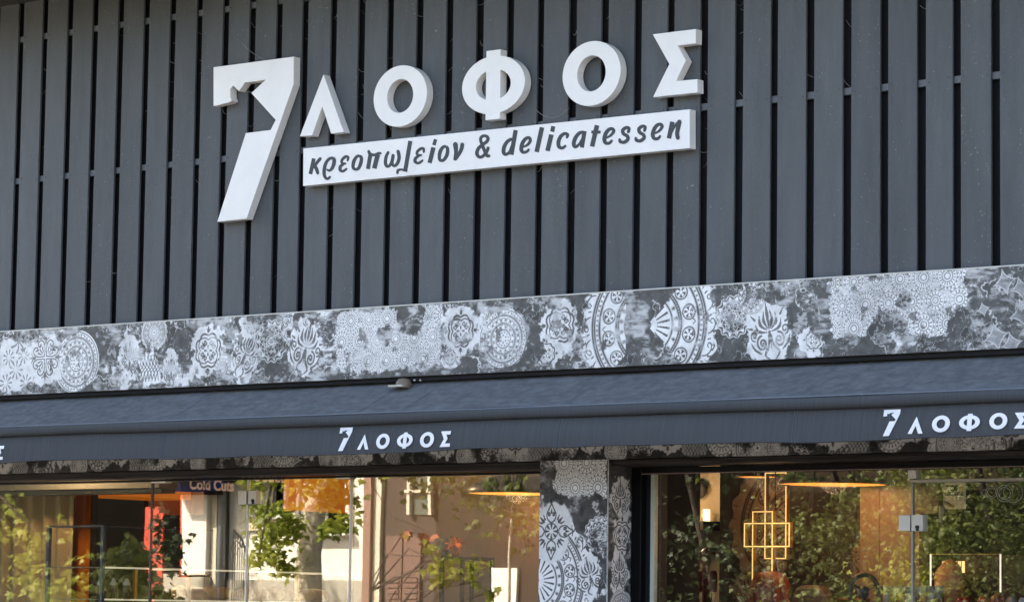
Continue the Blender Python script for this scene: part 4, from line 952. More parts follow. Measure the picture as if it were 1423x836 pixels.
# dense trees mirrored in the right hand glass
d=11; defs=[(950,13.5,1.2,8,'big dark leaved tree, leftmost of the trees mirrored in the right window',mLeafShade,21),
 (1050,13,1.2,14,'tree with arching bare boughs, second from the left in the right window',mLeafShade,22),
 (1150,11.5,.85,36,'bright dense bushy tree, mirrored behind the gold lamp frames',mLeafG,23),
 (1245,13.5,.6,18,'golden leaved tree, mirrored over the brown wall panel',mLeafY,24),
 (1352,11,1.25,48,'dense olive green tree filling the glass under the round decals',mLeafG,25),
 (1475,12,1.4,60,'tall bushy tree, mirrored at the right edge of the glass',mLeafG,26)]
for px,d,R,n,lb,m,sd in defs:
    p0=rv(px,836,d); c=crown_clumps((p0[0],p0[1],3.6),(R*.75,R*.6,2.5),int(n*1.1),75,sd,r=.36,lo=1.3)
    if sd in (23,25,26): c=[(x_,y_,z_,r_*1.1,q_*2.4) for x_,y_,z_,r_,q_ in c]
    tree(lb,p0+np.array([0,-.6,0]),[(p0[0]+.05,p0[1]-.6,1.6),(p0[0]-.05,p0[1],3.4),(p0[0]+.1,p0[1],5.2)],.05,c,m,.060 if sd in (23,25,26) else .08,sd,limbs=sd>22,mb_=mTwig)
# ================================================================ inside the shop
FLz=.12; CZ=2.72
mWood=mat('brown_wall_panelling',(.13,.068,.025),.5,noise=.12,nscale=3,stretch=(3,3,.4))
mWood2=mat('umber_wall_panelling',(.12,.072,.034),.5,noise=.12,nscale=3,stretch=(3,3,.4))
mDark=mat('dark_interior_paint',(.022,.019,.016),.8,noise=.2)
mCeil=mat('dark_ceiling',(.035,.026,.018),.8)
mFloor=mat('interior_floor_tile',(.12,.09,.06),.4,noise=.15)
mOr=mat('glowing_orange_paint',(.75,.20,.015),.5,noise=.05,emit=(1,.24,.012),estr=.055)  # glow added to brighten the orange boxes, which are no lamps
mOrDk=mat('burnt_orange_panel',(.50,.14,.012),.5,noise=.08)
mGold=mat('warm_led_strip',(.9,.6,.25),.4,emit=(1,.62,.22),estr=.24)
mGoldF=mat('brass_frame',(.45,.27,.09),.35,metal=.7)
mGlow=mat('orange_lamp_glow',(.8,.35,.08),.5,emit=(1,.34,.07),estr=.12)
mWarm=mat('warm_white_light',(1,.8,.55),.5,emit=(1,.72,.40),estr=.6)
LAMPK=.22
def lampdata(n,e,c=(1,.62,.30),size=.05):
    l=bpy.data.lights.new(n,'POINT'); l.energy=e*LAMPK; l.color=c; l.shadow_soft_size=size; return l
def lampat(p,e,parent,c=(1,.66,.38),size=.06):
    o=bpy.data.objects.new('bulb_light',lampdata('bulb_light',e,c,size)); COL.objects.link(o); o.parent=parent; o.location=Vector(tuple(map(float,p)))-WL(parent)
fl=MB().box(-8.6,6.4,.31,7.59,FLz-.1,FLz).obj('shop_floor',mFloor,bld)
MB().box(-8.6,6.4,.31,7.59,CZ,CZ+.08).obj('ceiling',mCeil,bld)
MB().box(-8.6,6.4,7.5,7.58,FLz,CZ).obj('rear_wall',mDark,bld)
MB().box(XC0+.02,XC1-.02,GY+.052,.58,FLz,CZ-.001).obj('partition',mDark,bld)
Y1=1.1
x0=at(493,740,Y1)[0]; x1=at(672,740,Y1)[0]
MB().box(x0,x1,Y1,Y1+.08,FLz,CZ-.002).obj('wall_panel',mWood,bld)
MB().box(x1+.001,XC0+.018,Y1-.05,Y1+.08,FLz,CZ-.002).obj('wall_panel',mWood2,bld)
# curtain, orange panel, pelmet
def wavy(name,xa,xb,y,z0,z1,m,parent,amp=.03,per=.13,n=160):
    v=[];f=[]
    rng=random.Random(2)
    for j,z in enumerate((z0,z0+(z1-z0)*.5,z1)):
        for i in range(n+1):
            x=xa+(xb-xa)*i/n; v.append((x,y+amp*(1-.3*j/2)*math.sin(2*PI*(x-xa)/per+.6*math.sin(x*7))+amp*.4*math.sin(x*23),z))
    n1=n+1
    for j in range(2):
        for i in range(n): f.append((j*n1+i,j*n1+i+1,(j+1)*n1+i+1,(j+1)*n1+i))
    return link(name,mesh(name,v,f,m,True),parent)
yc=1.0
cu=thing('curtain','long beige pleated curtain hanging at the left end of the shop window','curtain',(at(54,740,yc)[0],yc,FLz))
mCur=mat('beige_curtain_cloth',(.42,.31,.17),.85,noise=.08,nscale=6)
wavy('cloth',at(-60,740,yc)[0],at(104,740,yc)[0],yc,FLz+.02,at(50,688,yc)[2],mCur,cu)
pm=thing('pelmet','grey stepped curtain pelmet above the beige curtain','pelmet',(at(80,680,.4)[0],.4,at(80,690,.4)[2]))
a=at(-80,690.5,.80);b=at(221,684,.80);c=at(213,679,.80)
mPel=mat('grey_green_pelmet',(.20,.19,.15),.6,noise=.05)
MB().box(a[0],b[0],.82,.95,b[2],b[2]+.028,.002).obj('lower_rail',mPel,pm)
MB().box(a[0],b[0]+.02,.78,.95,b[2]+.030,b[2]+.095,.002).obj('upper_rail',mat('warm_grey_pelmet',(.27,.255,.21),.6,noise=.05),pm)
op=thing('orange_screen','narrow burnt orange upright panel beside the beige curtain','panel',(at(116,740,1.1)[0],1.1,FLz))
MB().box(at(103,740,1.1)[0],at(128,740,1.1)[0],1.1,1.13,FLz,2.45).obj('board',mOrDk,op)
MB().box(at(127,740,1.1)[0],at(129,740,1.1)[0],1.09,1.14,FLz,2.46).obj('edge_strip',mDark,op)
# orange bulkhead running into the shop
Xb=at(128,690,1.2)[0]
ye=atx(266,694,Xb)[1]; zb_=atx(266,694.5,Xb)[2]
print('bulkhead',Xb,ye,zb_)
ob=thing('orange_bulkhead','bright orange boxed bulkhead running back under the ceiling above the shelves','bulkhead',(Xb-.2,(ye+1.2)/2,zb_))
MB().box(Xb-.4,Xb,1.2,ye,zb_,CZ-.004,.003).obj('box',mOr,ob)
MB().box(Xb-.42,Xb+.004,ye+.001,ye+.12,zb_-.10,CZ-.005).obj('end_post',mOrDk,ob)
# second hanging orange panel
X2=at(418,690,1.3)[0]; y2=atx(489.5,690,X2)[1]; z2=atx(489,713,X2)[2]
o2_=thing('orange_hanging_box','orange hanging box sign without writing, near the right glass door leaf','hanging box',(X2,(1.3+y2)/2,z2))
MB().box(X2-.15,X2,1.3,y2,z2,CZ-.004,.004).obj('box',mOr,o2_)
MB().box(X2-.152,X2+.003,1.29,y2+.01,z2-.02,z2-.001).obj('trim',mDark,o2_)
# blue hanging sign "Cold Cuts"
X3=at(251,675,1.6)[0]; y3=atx(312,675,X3)[1]; z3=atx(290,684,X3)[2]; zt3=atx(280,650,X3)[2]
bs=thing('hanging_sign','dark blue hanging sign with a rounded end reading Cold Cuts in pale letters','hanging sign',(X3,(1.6+y3)/2,z3))
prof=[(1.6,z3),(y3-.25,z3),(y3-.1,z3+.015),(y3-.02,z3+.05),(y3,z3+.10),(y3,zt3),(1.6,zt3)]
v=[(X3,y,z) for y,z in prof]+[(X3-.06,y,z) for y,z in prof]; n=len(prof)
link('board',mesh('board',v,[tuple(range(n))[::-1],tuple(range(n,2*n))]+[(i,(i+1)%n,n+(i+1)%n,n+i) for i in range(n)],mat('deep_blue_sign',(.020,.030,.11),.45,emit=(.02,.03,.12),estr=.06)),bs)  # board given a faint glow of its own, no lamp inside
def text(s,mid,height,axis,m,parent,bold=0,xs=1.,name='lettering'):
    cu=bpy.data.curves.new('t','FONT'); cu.body=s; cu.align_x='CENTER'; cu.align_y='CENTER'; cu.size=height; cu.extrude=.001; cu.offset=bold
    o=bpy.data.objects.new('t',cu); COL.objects.link(o); dg=bpy.context.evaluated_depsgraph_get(); dg.update()
    me=bpy.data.meshes.new_from_object(o.evaluated_get(dg)); bpy.data.objects.remove(o)
    for v in me.vertices:
        x,y,z=v.co
        if axis=='x': v.co=(mid[0]+z,mid[1]+x*xs,mid[2]+y)      # on a plane facing +x
        else: v.co=(mid[0]+x*xs,mid[1]-z,mid[2]+y)              # on a plane facing -y
    me.materials.clear(); me.materials.append(m); me.name=name; me.shade_flat()
    return link(name,me,parent)
mLetO=mat('pale_orange_letter',(.8,.55,.4),.5,emit=(1,.62,.45),estr=.05); mLetB=mat('grey_blue_letter',(.10,.14,.22),.5)  # orange letters given a faint glow of their own, no lamp behind
p=atx(294,674,X3); text('Cold Cuts',(X3+.002,p[1],p[2]),.10,'x',mLetO,bs,.003,1.05)
p=atx(265,664,X3); text('NBO',(X3+.002,p[1],p[2]+.01),.20,'x',mLetB,bs,.006,1.)
X4=at(349,662,1.6)[0]; y4=atx(400,665,X4)[1]; z4=atx(370,667.5,X4)[2]
ps=thing('hanging_sign','dark hanging sign reading Products in copper letters above the glass doors','hanging sign',(X4,(1.6+y4)/2,z4))
MB().box(X4-.05,X4,1.6,y4,z4,z4+.25).obj('board',mat('black_sign_board',(.02,.014,.01),.5),ps)
p=atx(369,660.5,X4); text('Products',(X4+.002,p[1],p[2]),.125,'x',mLetO,ps,.003,1.05)
# ceiling light lines
def ledline(label,px0,py0,px1,py1,y,x_plane=False):
    a=at(px0,py0,y);b=at(px1,py1,y)
    t=thing('ceiling_light',label,'ceiling light',((a[0]+b[0])/2,y,min(a[2],b[2])))
    MB().box(a[0],b[0],y,y+.10,a[2],a[2]+.03).obj('housing',mGoldF,t)
    MB().box(a[0]+.01,b[0]-.01,y-.003,y+.09,a[2]-.004,a[2]-.001).obj('light_strip',mGold,t)
    lampat(((a[0]+b[0])/2,y,a[2]-.08),9,t)
    return t
ledline('warm linear ceiling light behind the top of the glass doors',402,663,462,660,3.0)
for i,(px,y_) in enumerate(((70,.5),(225,2.2),(560,.62))):  # spots added to brighten the curtain, shelves and wide left pane
    c=at(px,700,y_); t=thing('added_ceiling_spot','small warm ceiling spot '+['above the beige curtain','above the shelves','above the wide left pane'][i],'ceiling spot',(c[0],y_,CZ-.05))
    MB().lathe([(.045,.045),(.045,0),(.036,0)],(c[0],y_,CZ-.048),18).obj('ring',mFrame,t,True); MB().lathe([(0,.004),(.035,.004)],(c[0],y_,CZ-.048),18).obj('lens',mWarm,t)
    lampat((c[0],y_,CZ-.09),(18,60,9)[i],t,(1,.66,.36),.04)
# display cabinet
Xc=at(143,760,.6)[0]; yE=atx(486,800,Xc)[1]
zs1=at(143,787,.6)[2]; zs2=at(143,831.5,.6)[2]; zt=at(143,730,.6)[2]
print('cabinet',Xc,yE,zs1,zs2,zt)
cb=thing('display_cabinet','long glass display cabinet with pale lit shelf edges running back behind the glass doors','display cabinet',(Xc-.25,(yE+.6)/2,FLz))
mPost=mat('blue_grey_post',(.10,.12,.17),.4,metal=.4)
for y in (.6,.6+(yE-.6)*.33,.6+(yE-.6)*.62,yE):
    for x in (Xc,Xc-.5): MB().box(x-.012,x+.012,y-.012,y+.012,FLz,zt if y<1 else zt-.25).obj('post',mPost if y<1 else mGoldF,cb)
mShelfE=mat('lit_shelf_edge',(.85,.78,.6),.4,emit=(1,.86,.62),estr=.09)
mShGl=mat('shelf_glass',(.30,.27,.2),.25)
for z in (zs1,zs2,zs2-.35,zs2-.7):
    s_=MB().box(Xc-.5,Xc-.012,.62,yE-.02,z-.006,z).obj('shelf',mShGl,cb)
    MB().box(Xc-.010,Xc+.004,.62,yE-.02,z-.008,z+.003).obj('lit_edge',mShelfE,s_)
MB().box(Xc-.5,Xc+.006,.59,.62+1.0,zt-.006,zt+.004).obj('top_rail',mPost,cb)
lampat((Xc-.25,1.4,zs1-.05),1.6,cb,(1,.75,.45),.1); lampat((Xc-.25,2.9,zs1-.05),1.6,cb,(1,.75,.45),.1)
def lump(c,r,seed,n=2,amp=.18,sc=(1,1,1)):
    bm=bmesh.new(); bmesh.ops.create_icosphere(bm,subdivisions=n,radius=1); rng=random.Random(seed); ph=[rng.uniform(0,6) for _ in range(6)]
    for v in bm.verts:
        k=1+amp*(math.sin(v.co.x*3+ph[0])*math.sin(v.co.y*4+ph[1])+.5*math.sin(v.co.z*7+ph[2])*math.sin(v.co.x*6+ph[3]))
        v.co=Vector((v.co.x*sc[0]*k*r,v.co.y*sc[1]*k*r,v.co.z*sc[2]*k*r))+Vector(tuple(map(float,c)))
    mb=MB(); bm.verts.index_update(); mb.add([v.co[:] for v in bm.verts],[[v.index for v in f.verts] for f in bm.faces]); bm.free(); return mb
mBread=[mat('golden_crust',(.55,.27,.05),.6,col2=(.70,.42,.10),nscale=18,bump=.4),mat('dark_crust',(.30,.11,.03),.5,col2=(.50,.24,.07),nscale=20,bump=.4)]
rng=random.Random(31); k=0
whs=['nearest the street','second from the street','third from the street','fourth from the street','fifth from the street','sixth from the street','seventh from the street','eighth from the street','ninth from the street','farthest back']
for i in range(10):
    y=.6+(yE-.6)*(.34+.62*i/9.5)
    o=lump((Xc-.10-rng.uniform(0,.06),y,zs2+.05),.062,i,2,.2,(1,1.1,.75)).obj('bread_loaf',mBread[i%3==1],None,True); recentre(o)
    o['label']=('dark' if i%3==1 else 'golden')+' crusty loaf on the lit glass shelf, '+whs[i]; o['category']='bread'; o['group']='loaves on the display shelf'
mJar=mat('pale_jar',(.35,.33,.28),.2); mLid=mat('pale_lid',(.55,.52,.45),.4)
for i,px in enumerate((148,166,184)):
    p=at(px,787,.72+.05*i); t=thing('jar','brown jar with pale knob lid, '+['nearest the post','middle of three','farthest from the post'][i]+' under the shelf','jar',(p[0]-.05,p[1],zs2),'pale lidded jars in the cabinet')
    MB().lathe([(0,0),(.028,0),(.03,.06),(.022,.085),(.020,.09)],(p[0]-.05,p[1],zs2+.001),14).obj('body',mat('brown_glass',(.10,.05,.02),.15),t,True)
    MB().lathe([(.022,.088),(.026,.10),(.014,.115),(.012,.13),(0,.137)],(p[0]-.05,p[1],zs2+.001),14).obj('lid',mLid,t,True)
# pendants: wide dark domes, glowing inside
def pendant(label,px,py,y,r,wall_e=12):
    c=at(px,py,y); t=thing('pendant_lamp',label,'pendant lamp',(c[0],y,c[2]),'wide dark dome pendant lamps')
    prof=[(r,-.010),(r,0),(r*.97,.05*r),(r*.85,.16*r),(r*.6,.27*r),(r*.3,.34*r),(.03,.37*r)]
    MB().lathe(prof,(c[0],y,c[2]),40).obj('shade',mat('black_enamel',(.016,.018,.014),.35),t,True)
    MB().lathe([(a*.97,b-.004) for a,b in prof[1:]],(c[0],y,c[2]),40).obj('inner_shade',mGlow,t,True)
    MB().tube([(c[0],y,c[2]+.36*r),(c[0],y,CZ)],.006,6).obj('cord',mBlack,t)
    lampat((c[0],y,c[2]+.06*r),wall_e*.7,t,(1,.62,.34),.08)
pendant('wide dark dome pendant with glowing orange inside, hanging left of the column',718,684,.75,.30,9)
pendant('wide dark dome pendant glowing underneath, hanging right of the gold lamp frames',1158,671,.80,.30,6)
pendant('small dark dome pendant just under the head of the right window, above the gold frames',1052,660.5,1.05,.13,3)
# shelf frame with plant and orange flowers
y=.7; fr=thing('metal_shelf','thin black metal shelf frame standing in the wide left pane','shelf',(at(627,800,y)[0],y,FLz))
a=at(611,774,y);b=at(643,772,y)
MB().box(a[0],b[0],y,y+.3,a[2]-.012,a[2]+.006).obj('shelf_board',mFrame,fr)
for x in (a[0],b[0]-.02):
    for yy_ in (y,y+.28): MB().box(x,x+.02,yy_,yy_+.02,FLz,a[2]-.013).obj('post',mFrame,fr)
for z in (a[2]-.35,a[2]-.7,a[2]-1.05): MB().box(a[0],b[0],y+.002,y+.298,z-.01,z).obj('shelf_board',mFrame,fr)
c=at(618,771,y+.1); pt=thing('potted_plant','small grey green potted plant on top of the black metal shelf','potted plant',(c[0],y+.1,a[2]+.006))
MB().lathe([(0,0),(.022,0),(.028,.04),(.024,.04)],(c[0],y+.1,a[2]+.007),12).obj('pot',mat('dark_pot',(.03,.03,.03),.5),pt,True)
leaves('foliage',[(c[0],y+.1,a[2]+.09,.045,60)],mat('grey_green_leaf',(.10,.13,.09),.6),pt,.04,4,1.)
c=at(632,771,y+.1); pt=thing('flower_vase','vase of orange flowers on top of the black metal shelf','flowers',(c[0],y+.1,a[2]+.006))
MB().lathe([(0,0),(.018,0),(.022,.03),(.012,.05)],(c[0],y+.1,a[2]+.007),12).obj('vase',mat('amber_vase',(.25,.08,.01),.2),pt,True)
leaves('petals',[(c[0],y+.1,a[2]+.085,.04,50)],mat('orange_petal',(.6,.17,.01),.6),pt,.04,5,1.)
# ------------------------------------------------ right hand room
Y2=1.3
xw0=at(880,740,Y2)[0]; xn0=at(970,740,Y2)[0]; xn1=at(1000,740,Y2)[0]; xp0=at(1195,740,Y2)[0]
mUm=mat('deep_umber_wall',(.060,.034,.018),.55,noise=.2,nscale=3,stretch=(3,3,.4))
MB().box(xw0,xn0,Y2,Y2+.02,FLz,CZ-.003).obj('wall_panel',mUm,bld)
cvI.x0=xn1; cvI.z0=at(1040,836,Y2)[2]-.70
mI=stencil_mat('faint_stencilled_wall_paint',cvI,(.030,.024,.018),(.55,.38,.24))
uvquad_box('stencilled_wall',xn1,xp0,Y2,Y2+.1,FLz,CZ-.003,mI,cvI,bld)
xp1=at(1222,740,Y2-.15)[0]; xp2=at(1277,740,Y2-.15)[0]
mPan=mat('tan_wall_panelling',(.23,.145,.075),.5,noise=.08,nscale=3)
mPan2=mat('tan_wall_panelling_lighter',(.25,.16,.085),.5,noise=.08,nscale=3)
xp0b=at(1195,740,Y2-.15)[0]
MB().box(xp0b,xp1,Y2-.15,Y2-.05,FLz,CZ-.004).obj('wall_panel',mPan,bld)
MB().box(xp1+.002,xp2,Y2-.148,Y2-.05,FLz,CZ-.004).obj('wall_panel',mPan2,bld)
# niche: passage beyond with lit cove
yn=3.2
g=lambda px,py:at(px,py,yn)
mBeige=mat('beige_plaster',(.42,.33,.22),.8,noise=.08)
MB().box(g(955,0+700)[0],g(1012,700)[0],yn,yn+.1,FLz,CZ-.005).obj('passage_wall',mBeige,bld)
sh=thing('wall_shelf','dark timber wall shelf under the lit cove seen down the passage','shelf',(g(985,730)[0],yn-.1,g(985,738)[2]))
MB().box(g(960,700)[0],g(1008,700)[0],yn-.25,yn-.003,g(985,737)[2],g(985,725)[2]).obj('shelf_board',mat('dark_walnut',(.05,.03,.02),.5),sh)
p=g(994,719); lt=thing('cove_lamp','small glowing tube lamp on the passage shelf','lamp',(p[0],yn-.1,g(985,724.5)[2]))
MB().lathe([(0,0),(.022,0),(.022,.075),(0,.075)],(p[0],yn-.1,g(985,724.5)[2]+.001),14).obj('glass_tube',mWarm,lt,True)
lampat((p[0],yn-.14,p[2]+.02),2.2,lt,(1,.62,.28),.03)
p=g(977,679); sp=thing('wall_speaker','round black wall speaker high up in the passage','speaker',(p[0],yn-.05,p[2]))
MB().lathe([(0,-.03),(.045,-.035),(.062,-.02),(.065,0)],(p[0],yn-.04,p[2]),24,'y').obj('grille',mat('speaker_black',(.012,.012,.014),.6),sp,True)
a=g(968,664);b=g(1009,661)
t=thing('ceiling_light','warm linear ceiling light at the top of the passage','ceiling light',((a[0]+b[0])/2,yn-.4,a[2])); MB().box(a[0],b[0],yn-.4,yn-.3,a[2],a[2]+.02).obj('light_strip',mGold,t); lampat(((a[0]+b[0])/2,yn-.5,a[2]-.1),9,t)
# red machine on a stand in the passage
ys=2.0; g=lambda px,py:at(px,py,ys)
mRdM=mat('glossy_red_enamel',(.55,.035,.015),.25,coat=.4)
c=g(981,836); rm=thing('red_machine','glossy red vintage machine on a red pillar seen down the passage','machine',(c[0],ys,FLz))
z=lambda py:g(981,py)[2]
MB().lathe([(.11,FLz-z(836)+0),(.10,.02+FLz-z(836)),(.035,.10+FLz-z(836)),(.024,0),(.022,z(785)-z(836)),(.030,z(778)-z(836)),(.028,z(770)-z(836))],(c[0],ys,z(836)),20).obj('pillar',mRdM,rm,True)
MB().lathe([(.02,0),(.052,.004),(.056,.014),(.050,.022),(.030,.026),(.02,.036),(.0,.05)],(c[0],ys,z(771)),24).obj('top_plate',mRdM,rm,True)
for px in (973.5,988):
    q=g(px,810); MB().lathe([(0,-.05),(.024,-.05),(.027,-.03),(.027,.06),(.020,.075),(0,.08)],(q[0],ys+.02,q[2]),16).obj('canister',mRdM,rm,True)
MB().box(g(994,700)[0],g(998,700)[0],ys+.1,ys+.12,FLz,z(762)).obj('stand_post',mFrame,rm)
MB().box(g(968,700)[0],g(1000,700)[0],ys+.1,ys+.12,z(764),z(760)).obj('stand_rail',mFrame,rm)
# aloe leaves in front
q=at(986,836,1.8); al=thing('spiky_plant','spiky green plant in front of the red machine','plant',(q[0],1.8,FLz))
mb=MB()
for k in range(7):
    a=rng.uniform(-1.2,1.2); h=rng.uniform(.10,.22); mb.tube([(q[0],1.8,q[2]-.25),(q[0]+.05*a,1.8,q[2]-.05),(q[0]+.12*a,1.8+.01*k,q[2]-.02+h*.6)],[.012,.010,.001],5)
mb.obj('leaf',mat('aloe_green',(.07,.14,.05),.5),al,True)
MB().lathe([(0,0),(.10,0),(.13,q[2]-.25-FLz),(.0,q[2]-.26-FLz)],(q[0],1.8,FLz),16).obj('pot',mat('clay_pot',(.3,.14,.08),.8),al,True)
# gold rectangular lamp frames
yl=.85
lf=thing('frame_lamp','hanging lamp of three overlapping lit gold rectangles in the right window','hanging lamp',(at(1066,760,yl)[0],yl,at(1066,830,yl)[2]))
def rect(px0,py0,px1,py1,y,w=.010):
    A_=at(px0,py1,y);B_=at(px1,py0,y); x0,x1,z0,z1=A_[0],B_[0],A_[2],B_[2]
    f=MB(); f.box(x0,x0+w,y,y+.03,z0,z1).box(x1-w,x1,y,y+.03,z0,z1).box(x0+w,x1-w,y,y+.03,z0,z0+w).box(x0+w,x1-w,y,y+.03,z1-w,z1)
    o=f.obj('frame',mGoldF,lf); i=.0025; s_=MB()
    s_.box(x0+i,x0+w-i,y-.003,y-.0005,z0+i,z1-i).box(x1-w+i,x1-i,y-.003,y-.0005,z0+i,z1-i).box(x0+w,x1-w,y-.003,y-.0005,z0+i,z0+w-i).box(x0+w,x1-w,y-.003,y-.0005,z1-w+i,z1-i)
    s_.obj('led_strip',mGold,o)
rect(1044.5,709,1074.5,830,yl+.05); rect(1033.5,725,1098,760,yl-.05); rect(1062,655,1093.5,776.5,yl+.12)
MB().tube([(at(1069,700,yl)[0],yl+.06,at(1069,708,yl)[2]),(at(1069,700,yl)[0],yl+.06,CZ)],.003,5).obj('suspension_wire',mBlack,lf)
lampat(at(1066,745,yl-.1),1.6,lf,(1,.62,.28),.15)
# poster, mirror panel, decals, hanging ornament
yp=1.0; g=lambda px,py:at(px,py,yp)
MB().box(g(1277,700)[0]+.004,3.9,Y2+.15,Y2+.25,FLz,CZ-.006).obj('wall_panel',mDark,bld)
gc=thing('wall_cabinet','taupe wall cabinet with a round dark knob behind the top of the right glass door','cabinet',(g(1287,690)[0],yp,g(1287,700)[2]))
MB().box(g(1270,700)[0],g(1303.5,700)[0],yp,yp+.2,g(1287,713)[2],g(1287,658)[2],.003).obj('door',mat('taupe_laminate',(.20,.145,.10),.5,noise=.08),gc)
q=g(1283.5,672.5); MB().lathe([(0,-.012),(.014,-.012),(.016,0)],(q[0],yp,q[2]),16,'y').obj('knob',mBlack,gc,True)
po=thing('poster','beige square poster reading TOP GREECE in black capitals','poster',(g(1326,690)[0],yp,g(1326,706)[2]))
a=g(1311,707);b=g(1341.5,669.5)
MB().box(a[0],b[0],yp,yp+.006,a[2],b[2]).obj('sheet',mat('beige_card',(.80,.70,.55),.7,noise=.05),po)
mK=mat('black_print',(.02,.018,.016),.6)
q=g(1323.5,678.5); text('TOP',(q[0],yp-.001,q[2]),.042,'y',mK,po,.0022,1.0)
q=g(1326,685.8); text('GREECE',(q[0],yp-.001,q[2]),.027,'y',mK,po,.0012,1.2)
q=g(1335.8,679); MB().box(q[0]-.011,q[0]+.011,yp-.002,yp-.0005,q[2]-.014,q[2]+.014).obj('orange_badge',mat('dull_orange_print',(.45,.20,.06),.6),po)
q=g(1332,690.5); MB().box(q[0]-.014,q[0]+.014,yp-.002,yp-.0005,q[2]-.004,q[2]+.004).obj('small_print_bar',mK,po)
# round transparent decals on the upper glass
dc=thing('window_decal','faint ring-shaped decals on the glass at the upper right','decal',(at(1385,685,GY)[0],GY,at(1385,700,GY)[2]))
mDec=mat('pale_decal_line',(.42,.42,.33),.6)
for px,py,r in ((1378,683,8),(1378,683,5.5),(1396,685,11),(1396,685,8),(1368,684,4),(1408,684,13)):
    c=at(px,py,GY-.002); R=r/265.
    MB().tube([(c[0]+R*1.1*math.cos(a),GY-.0022,c[2]+R*math.sin(a)) for a in np.linspace(0,2*PI,33)],.0011,4,False).obj('ring',mDec,dc)
c=at(1383,676,GY); 
yh=.8; q=at(1313,696,yh)
ho=thing('hanging_utensil','pale long handled utensil with an orange tip hanging on a cord near the poster','utensil',(q[0],yh,at(1308,720,yh)[2]))
a=at(1307,720,yh);b=at(1309.5,705,yh);c=at(1312,698,yh);d=at(1317,699,yh);e=at(1325,704,yh)
mPal=mat('pale_bone',(.50,.42,.33),.5,noise=.1)
MB().tube([a,b,c],[.010,.018,.012],10).obj('blade',mPal,ho,True)
MB().tube([c,d],[.012,.009],8).obj('neck',mPal,ho,True)
MB().tube([d,e],[.007,.009],8).obj('tip',mat('orange_tip',(.65,.27,.03),.4),ho,True)
MB().tube([c,(c[0],yh,CZ)],.0015,4).obj('cord',mBlack,ho)
MB().box(a[0]-.02,a[0]+.012,yh-.01,yh+.01,a[2]-.02,a[2]-.002,.002).obj('tag',mPal,ho)
# lit mirror frame with two bright bars
ym=1.0; g=lambda px,py:at(px,py,ym)
lm=thing('light_frame','thin glass cabinet frame with two upright bright light bars at the right','light frame',(g(1341,800)[0],ym,g(1341,832)[2]))
mBar=mat('white_light_bar',(1,.9,.8),.4,emit=(1,.83,.66),estr=.2)
for px,y0,y1 in ((1293,769,831),(1390,769,822)):
    a=g(px-.9,y1);b=g(px+.9,y0); MB().box(a[0],b[0],ym,ym+.004,a[2],b[2]).obj('light_bar',mBar,lm)
a=g(1293,769);b=g(1390,769); MB().box(a[0],b[0],ym,ym+.012,a[2]-.004,a[2]+.001).obj('top_rail',mGoldF,lm)
MB().box(a[0],b[0],ym+.28,ym+.285,FLz,a[2]).obj('back_panel',mat('dim_back_panel',(.05,.035,.02),.5),lm)
lw_=thing('slatted_lamp','small lit slatted amber lamp inside the light frame','lamp',(g(1325,790)[0],ym+.2,g(1325,800)[2]))
for k in range(6):
    a=at(1309+k*5.5,795,ym+.2);b=at(1312+k*5.5,779,ym+.2); MB().box(a[0],b[0],ym+.2,ym+.21,a[2],b[2]).obj('light_slat',mat('amber_slat',(1,.7,.35),.4,emit=(1,.62,.25),estr=.10+.10*(k%3)),lw_)
lampat(at(1322,800,ym+.1),1.0,lw_,(1,.6,.3),.05)
# cured ham
hm_c=at(1320,812,1.12)
hm=lump(hm_c,.105,5,3,.10,(.78,.7,1.25)).obj('cured_ham',mat('cured_ham_skin',(.42,.10,.035),.45,col2=(.60,.27,.13),nscale=14,bump=.4),None,True); recentre(hm)
hm['label']='big rounded cured ham with mottled red brown skin standing on the counter'; hm['category']='ham'
# counter with red packs, jars and slicer
yk=.75; g=lambda px,py:at(px,py,yk)
zk=g(1300,845)[2]
ct=thing('counter','dark timber counter running behind the right window','counter',(g(1320,836)[0],yk+.3,FLz))
MB().box(g(1170,836)[0],3.8,yk,yk+.7,zk-.04,zk).obj('worktop',mat('walnut_top',(.10,.06,.035),.4,noise=.2,stretch=(.3,3,3)),ct)
MB().box(g(1172,836)[0],3.78,yk+.03,yk+.67,FLz,zk-.041).obj('cabinet',mDark,ct)
mLidS=mat('black_white_lid',(.05,.05,.05),.4,col2=(.35,.35,.35),nscale=60)
mJc=[mat('amber_preserve',(.28,.13,.04),.15),mat('pale_preserve',(.42,.38,.30),.15),mat('dark_preserve',(.10,.06,.04),.15)]
for k in range(9):
    px=1206+k*10.4; c=g(px,836); h=g(px,813)[2]-zk; nm=['first','second','third','fourth','fifth','sixth','seventh','eighth','ninth'][k]
    t=thing('preserve_jar','%s preserve with a dark patterned lid, %s jar from the left on the counter'%(['amber','pale','dark'][k%3],nm),'jar',(c[0],yk+.12,zk),'row of preserve jars on the counter')
    MB().lathe([(0,0),(.023,0),(.025,.004),(.025,h*.60),(.021,h*.68),(.021,h*.70)],(c[0],yk+.12,zk+.0005),16).obj('glass_body',mJc[k%3],t,True)
    MB().lathe([(.0235,h*.70),(.024,h*.71),(.024,h*.98),(.022,h),(0,h)],(c[0],yk+.12,zk+.0005),20).obj('lid',mLidS,t,True)
yw=.62; c=at(1201,822,yw); R=24.5/268.
sl_=thing('meat_slicer','vintage meat slicer with a black spoked hand wheel on the counter','meat slicer',(c[0]-.1,yw+.2,zk))
wp=[(c[0],yw+R*1.0*math.cos(a),c[2]+R*math.sin(a)) for a in np.linspace(0,2*PI,49)]
